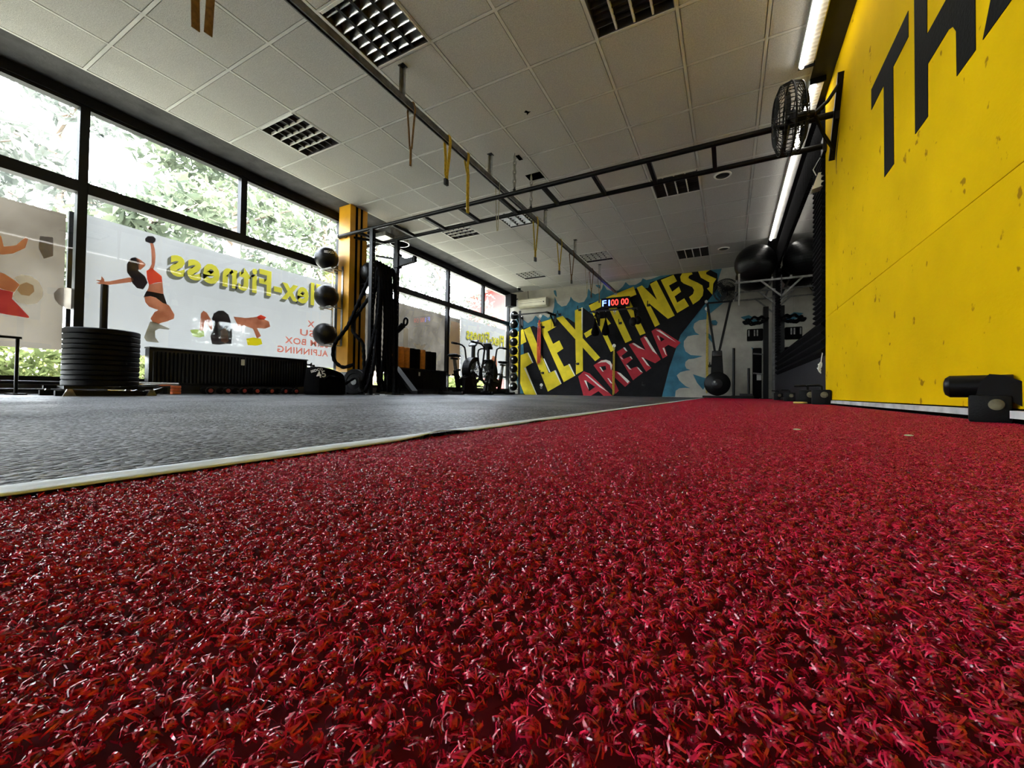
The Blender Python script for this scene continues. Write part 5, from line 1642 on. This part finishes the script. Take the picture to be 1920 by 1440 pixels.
vp = thing('storage_post', 'tall black steel storage post below the exercise balls', 'post', (.66, 9.62, 0))
MB().box(-.045, .045, -.05, .05, .012, 1.86).build('upright', 'black_metal', vp, False)
MB().box(-.10, .10, -.10, .10, 0, .012).build('foot', 'black_metal', vp, False)
for zz in (.5, .9, 1.25, 1.62):
    MB().cyl((-.045, 0, zz), (-.22, 0, zz + .02), .014, 10).build('peg', 'zinc', vp)
cr = thing('coiled_rope', 'coil of black knotted rope on the storage post', 'rope', (.50, 9.60, 1.60))
for k in range(5):
    mm = MB()
    pts_ = []
    for i in range(36):
        a = 2 * PI * i / 36
        R_ = .17 + .012 * math.sin(5 * a + k)
        pts_.append((R_ * math.cos(a) - .02 * k + .02, -.06 + .03 * k + .015 * math.sin(3 * a), .055 * math.sin(a) + .02 * math.sin(7 * a + k) - .004 * k))
    mm.tube(pts_, .016, 7, closed=True)
    mm.build('turn', 'rope_black', cr)
bx_ = thing('storage_pouch', 'black pouch with pale stripes hanging below the coiled rope', 'pouch', (.50, 9.60, 1.18))
MB().bbox(-.17, .11, -.06, .06, 0, .24, .02).build('pouch', 'fabric_black', bx_)
for x in (-.14, -.04, .01):
    MB().box(x - .012, x + .012, -.0625, -.060, .09, .215).build('stripe', 'zinc', bx_, False)
dk = thing('training_dummy', 'dark upright padded pad leaning by the storage post', 'pad', (.54, 9.78, 0))
MB().bbox(-.10, .06, -.06, .10, .0, 1.05, .03).build('pad', 'fabric_black', dk)
MB().box(-.03, .05, -.064, -.060, .38, .50).build('label_patch', 'plaster_grey', dk, False)

# ------------------------------------------------------------------ foot anchors along the yellow wall
def anchor(loc, rz, label, s=1.0, tube=True):
    t = thing('foot_anchor', label, 'foot anchor', loc, rz, 'foot anchors along the wall')
    MB().bbox(-.046 * s, .046 * s, -.05 * s, .05 * s, 0, .088 * s, .008 * s).build('block', 'rubber_black', t)
    MB().lathe([(.018 * s, 0), (.017 * s, .005 * s), (.010 * s, .007 * s), (0, .007 * s)], (.014 * s, -.05 * s, .058 * s), (0, -1, 0), 20).build('bolt_head', 'dull_brass', t)
    if tube:
        MB().tube([(-.103 * s, .0, .116 * s), (-.099 * s, 0, .116 * s), (-.088 * s, 0, .116 * s), (.05 * s, 0, .118 * s)], [.014 * s, .028 * s, .037 * s, .037 * s], 20).build('roller_pad', 'plastic_black', t)
        MB().tube([(.04 * s, .03 * s, .118 * s), (.10 * s, .035 * s, .115 * s), (.125 * s, .035 * s, .11 * s)], [.034 * s, .034 * s, .015 * s], 18).build('roller_pad', 'plastic_black', t)
        MB().prism([(-.03 * s, .085 * s), (.02 * s, .088 * s), (.07 * s, .05 * s), (.13 * s, .062 * s), (.14 * s, .09 * s), (.03 * s, .152 * s), (.0, .156 * s), (-.02 * s, .13 * s)], lambda u, v, w: (u, w, v), -.038 * s, .02 * s).build('clamp', 'plastic_black', t, False)
    else:
        MB().tube([(.0, 0, .088 * s), (.0, 0, .108 * s), (-.012 * s, 0, .115 * s), (-.07 * s, 0, .113 * s)], .007 * s, 8).build('lever', 'black_metal', t)
    return t
anchor((.752, 1.905, .0), -.36, 'black padded roller on a squat bolted block nearest the camera', 1.0)
anchor((.735, 4.52, .0), -.18, 'squat black block with a pale bolt at the end of the yellow wall', 1.5, False)
anchor((.665, 4.74, .0), -.15, 'tilted black block beside the yellow foot disc', 1.5, False)
fd = thing('floor_disc', 'small yellow disc lying on the turf edge by the black blocks', 'disc', (.59, 4.60, .004))
MB().lathe([(0, 0), (.05, 0), (.056, .005), (.05, .016), (0, .018)], n=20).build('disc', 'yellow_plastic', fd)
anchor((.70, 6.35, .0), -.1, 'small black clamp block on the floor below the foam strips', 1.3, False)
anchor((.70, 7.7, .0), -.1, 'farthest small black clamp block on the floor below the mirror', 1.3, False)
hb = thing('short_bar', 'short black bar with a steel collar lying by the dark wall', 'bar', (.70, 6.95, .03), 0)
MB().cyl((0, -.30, 0), (0, .22, 0), .022, 12).build('shaft', 'black_metal', hb)
MB().lathe([(.022, 0), (.036, 0), (.036, .04), (.022, .04)], (0, -.30, 0), (0, 1, 0), 14).build('collar', 'steel', hb)
# white tangled lead at the corner of the yellow wall
wl = MB()
pw = []
for i in range(46):
    a = i * .42
    pw.append((.765 + .012 * math.sin(a * 1.7), 4.79 + .028 * math.cos(a) + .02 * math.sin(a * .37), .345 + .035 * math.sin(a * .93) + .02 * math.cos(a * 2.1)))
pw += [(.775, 4.755, .44), (.785, 4.735, .52)]
wlo = wl.tube(pw, .0042, 6).build('tangled_lead', 'white_plastic')
tag(wlo, 'tangled white lead hanging on the dark wall at the yellow edge', 'cable')
# small bits on the turf
for (x, y, lb) in ((.28, .96, 'tiny pale scrap lying on the red turf nearer the yellow wall'), (.12, .98, 'tiny white crumb lying on the red turf left of the pale scrap')):
    c = MB().sphere((0, 0, 0), .003, 8, 6, (2.2, .8, .5)).build('scrap', 'cream_plastic')
    c.location = (x, y, .011)
    tag(c, lb, 'scrap')

# ------------------------------------------------------------------ outside: banners, trees, shrubs, building
XB = -5.70
def out_map(u, v, w):
    return (w, u, v)
def banner(y0, y1, z0, z1, mt, label):
    t = thing('window_banner', label, 'banner', (XB, (y0 + y1) / 2, z0), 0, 'printed banners outside the windows')
    # a sagging cloth with a little thickness
    n = 14
    vs, fs = [], []
    for i in range(n + 1):
        for j in range(5):
            u = i / n
            vs.append((.006 * math.sin(u * 9) * math.sin(j), (u - .5) * (y1 - y0), (z1 - z0) * j / 4 - .012 * math.sin(PI * u) * (j / 4)))
    for i in range(n):
        for j in range(4):
            a = i * 5 + j
            fs.append((a, a + 5, a + 6, a + 1))
    MB().add(vs, fs).build('cloth', mt, t, True, False)
    return t
ba = banner(-6.4, 1.40, .42, 1.745, 'banner_brown', 'brownish photo banner of a lifter in the leftmost window')
bb = banner(1.50, 4.62, .42, 1.80, 'banner_white', 'white banner with mirrored yellow lettering and two athletes')
bc = banner(4.66, 7.98, .42, 1.80, 'banner_wood', 'grey brown photo banner behind the foam rollers')
bd = banner(8.0, 10.2, .42, 1.86, 'banner_white', 'pale banner with mirrored yellow lettering behind the air bikes')
def print_on(t, poly, nm, mt, lift):
    lx = lift
    o = MB().prism([(q[0] - t.location.y, q[1] - t.location.z) for q in poly], lambda u, v, w: (w, u, v), .010 + lx, .0104 + lx)
    return o.build(nm, mt, t, False)
for i, (nm, mt, poly) in enumerate(PRINTS):
    yc = sum(q[0] for q in poly) / len(poly)
    print_on(ba if yc < 1.45 else bb, poly, 'print_' + nm, mt, .0006 * (i % 12))
def mirrored(t, body, y_start, y_end, z_base_start, z_base_end, h_start, h_end, mt, lift, bold=.03, nm='lettering', shadow=None):
    """lettering that reads from outside, so the first letter is at larger y"""
    L = y_start - y_end
    def fn(u, v):
        s = u / L
        hh = h_start + (h_end - h_start) * s
        zb = z_base_start + (z_base_end - z_base_start) * s
        return (.010 + lift, y_start - u - t.location.y, zb + v * hh - t.location.z)
    flat_text(body, 1.0, fn, bold, L, 1.10).build(nm, mt, t, False, False)
    if shadow:
        drop_shadow(body, 1.0, fn, shadow, bold, L, 1.10).build('block_shadow', 'print_shadow', t, False, False)
mirrored(bb, 'Flex-Fitness', 4.27, 2.23, 1.385, 1.385, .34, .34, 'print_yellow', .011, .045, 'lettering', (.035, -.13))
for (b_, ys_, ye_, z_) in (('X', 4.09, 3.97, 1.03), ('SU', 4.09, 3.85, .885), ('SLIM BOX', 4.34, 3.62, .74), ('ALPINNING', 4.34, 3.51, .60)):
    mirrored(bb, b_, ys_, ye_, z_, z_, .095, .095, 'print_red', .011, .03)
mirrored(bd, 'Flex-Fitness', 10.10, 8.22, 1.37, 1.37, .29, .29, 'print_yellow', .011, .045, 'lettering', (.035, -.13))
print_on(bd, [(9.35, .50), (9.60, .48), (9.75, .80), (9.70, 1.02), (9.50, 1.05), (9.38, .85)], 'print_figure', 'print_skin', .004)
print_on(bc, [(6.45, .62), (6.62, .60), (6.64, .95), (6.72, 1.02), (6.68, 1.06), (6.58, 1.0), (6.52, 1.06), (6.46, 1.02), (6.36, 1.05), (6.35, 1.02), (6.45, .94)], 'print_figure', 'print_pale', .004)
print_on(bc, [(6.05, .60), (6.18, .60), (6.18, 1.32), (6.05, 1.32)], 'print_panel', 'print_pale', .003)
print_on(bc, [(7.45, .42), (7.95, .42), (7.97, 1.7), (7.6, 1.7)], 'print_panel', 'print_brown', .003)
fr_ = thing('banner_frame', 'dark posts holding the banners outside the windows', 'frame', (-5.76, 4.4, -.05))
for yy in (-6.4, -2.5, 1.45, 4.64, 7.99, 10.3):
    MB().box(-.02, .02, yy - 4.4 - .02, yy - 4.4 + .02, 0, 1.85).build('post', 'frame_dark', fr_, False)

ground = MB().add([(-80, -60, -.06), (-5.72, -60, -.06), (-5.72, 70, -.06), (-80, 70, -.06)], [(0, 1, 2, 3)]).build('lawn', 'lawn', None, False, False)
ground['kind'] = 'structure'

def leaf_mesh(centres, count, size, mt, seed, squash=.7):
    """count leaf sprays spread over blobs given as (x, y, z, r)"""
    g = np.random.default_rng(seed)
    c = np.array(centres)
    wts = c[:, 3] ** 2
    idx = g.choice(len(c), count, p=wts / wts.sum())
    d = g.normal(size=(count, 3))
    d /= np.linalg.norm(d, axis=1)[:, None]
    rr = c[idx, 3] * g.uniform(.25, 1.0, count) ** .5
    pos = c[idx, :3] + d * rr[:, None] * np.array([1, 1, squash])
    a = g.normal(size=(count, 3))
    a /= np.linalg.norm(a, axis=1)[:, None]
    b = np.cross(a, g.normal(size=(count, 3)))
    b /= np.linalg.norm(b, axis=1)[:, None]
    s = size * g.uniform(.5, 1.3, count)[:, None]
    v = np.stack([pos - a * s, pos + b * s * .32, pos + a * s, pos - b * s * .32], 1).reshape(-1, 3)
    f = np.arange(count * 4).reshape(-1, 4)
    me = bpy.data.meshes.new('foliage')
    me.vertices.add(len(v))
    me.vertices.foreach_set('co', v.ravel())
    me.loops.add(f.size)
    me.loops.foreach_set('vertex_index', f.ravel().astype(np.int32))
    me.polygons.add(len(f))
    me.polygons.foreach_set('loop_start', np.arange(0, f.size, 4, dtype=np.int32))
    me.polygons.foreach_set('loop_total', np.full(len(f), 4, dtype=np.int32))
    me.update()
    me.materials.append(MATS[mt])
    return me

def tree(x, y, h, r, mt, label, seed, dens=1.0):
    t = thing('tree', label, 'tree', (x, y, -.06), 0, 'trees outside the windows')
    g = random.Random(seed)
    tr = MB().tube([(0, 0, 0), (.05, .04, h * .3), (-.04, .08, h * .6), (.03, .0, h * .95)], [.16, .13, .09, .03], 9)
    tr.build('trunk', 'bark', t)
    blobs = []
    nb = 11
    for k in range(nb):
        a = 2 * PI * k / nb * 2.4 + g.uniform(-.4, .4)
        zz = h * (.30 + .62 * k / nb)
        L = r * g.uniform(.55, 1.0) * (1.1 - .5 * k / nb)
        e = (math.cos(a) * L, math.sin(a) * L, zz + g.uniform(-.1, .4))
        MB().tube([(0, 0, zz - .25), (e[0] * .5, e[1] * .5, zz + .02), e], [.05, .03, .01], 6).build('branch', 'bark', t)
        blobs.append((e[0], e[1], e[2], r * g.uniform(.30, .48)))
        blobs.append((e[0] * .6 + g.uniform(-.3, .3), e[1] * .6 + g.uniform(-.3, .3), e[2] + g.uniform(-.3, .3), r * g.uniform(.22, .36)))
    o = bpy.data.objects.new('foliage', leaf_mesh(blobs, int(2600 * dens), .16, mt, seed))
    COL.objects.link(o)
    o.parent = t
    o['kind'] = 'stuff'
    return t
tree(-11.6, 1.5, 7.2, 2.0, 'leaf_grey', 'pale thin tree seen through the leftmost upper panes', 11, .8)
tree(-11.0, 5.6, 7.6, 2.3, 'leaf_green', 'leafy tree in the middle of the big upper pane', 12, 1.3)
tree(-12.5, 9.3, 7.6, 2.3, 'leaf_green', 'spreading tree seen left of the yellow column', 13, 1.3)
tree(-13.5, 12.6, 8.0, 2.4, 'leaf_grey', 'tree seen behind the yellow column and ropes', 14, 1.0)
tree(-13.5, 17.0, 8.5, 2.6, 'leaf_grey', 'tree seen above the foam rollers', 15, .9)
tree(-13.0, 20.4, 5.0, 2.2, 'leaf_grey', 'tree seen in the far windows before the red building', 16, 1.1)
tree(-15.5, 3.6, 8.6, 2.6, 'leaf_grey', 'tall pale tree farther back between the first two trees', 23, 1.2)
tree(-16.5, 8.2, 8.8, 2.6, 'leaf_grey', 'tall pale tree farther back behind the big upper pane', 24, 1.2)
tree(-9.6, 3.4, 3.9, 1.3, 'leaf_green', 'low leafy tree just above the white banner', 17, .9)
tree(-9.5, -0.2, 4.4, 1.5, 'leaf_yellow', 'yellow green young tree above the brown banner', 18, .9)
tree(-10.5, 8.0, 4.0, 1.4, 'leaf_yellow', 'low yellow green tree above the right end of the white banner', 19, .9)

tree(-11.8, -2.4, 7.0, 2.0, 'leaf_grey', 'tree at the far left edge beyond the leftmost pane', 21, 1.0)
tree(-12.5, -6.5, 7.0, 2.2, 'leaf_green', 'tree outside the windows behind the camera', 22, 1.0)

def shrub(x, y, r, h, seed, label):
    t = thing('shrub', label, 'shrub', (x, y, -.06), 0, 'bright shrubs below the banners')
    MB().tube([(0, 0, 0), (.02, .02, h * .6)], [.03, .015], 6).build('stem', 'bark', t)
    o = bpy.data.objects.new('foliage', leaf_mesh([(0, 0, h * .5, r), (r * .5, .2, h * .4, r * .7), (-r * .3, -.3, h * .45, r * .7)], 1100, .09, 'leaf_yellow', seed))
    COL.objects.link(o)
    o.parent = t
    o['kind'] = 'stuff'
for k, (x, y, lb) in enumerate(((-8.3, 0.2, 'bright shrub at the far left under the brown banner'), (-8.2, 1.5, 'bright shrub left of the weight sled'), (-8.4, 3.1, 'bright shrub right of the weight sled'),
                            (-8.6, 4.8, 'bright shrub behind the long radiator'), (-8.6, 6.4, 'bright shrub behind the sandbag'), (-8.4, 8.9, 'bright shrub behind the second radiator'),
                            (-8.2, 10.6, 'bright shrub behind the first air bike'), (-8.2, 12.0, 'bright shrub behind the second air bike'))):
    shrub(x, y, .62, .75, 40 + k, lb)

hb_ = thing('red_building', 'red building with a pale roof edge seen through the last window', 'building', (-13.2, 30.0, -.06))
MB().box(-4.6, 4.6, -4, 4, 0, 7.2).build('wall', 'red_building', hb_, False)
MB().prism([(-5.4, 6.95), (0, 8.35), (5.4, 6.95), (5.4, 7.25), (0, 8.75), (-5.4, 7.25)], lambda u, v, w: (u, w, v), -4.5, 4.5).build('roof', 'pale_roof', hb_, False)
MB().prism([(-4.6, 7.2), (0, 8.4), (4.6, 7.2)], lambda u, v, w: (u, w, v), -4.0, -3.8).build('gable', 'red_building', hb_, False)
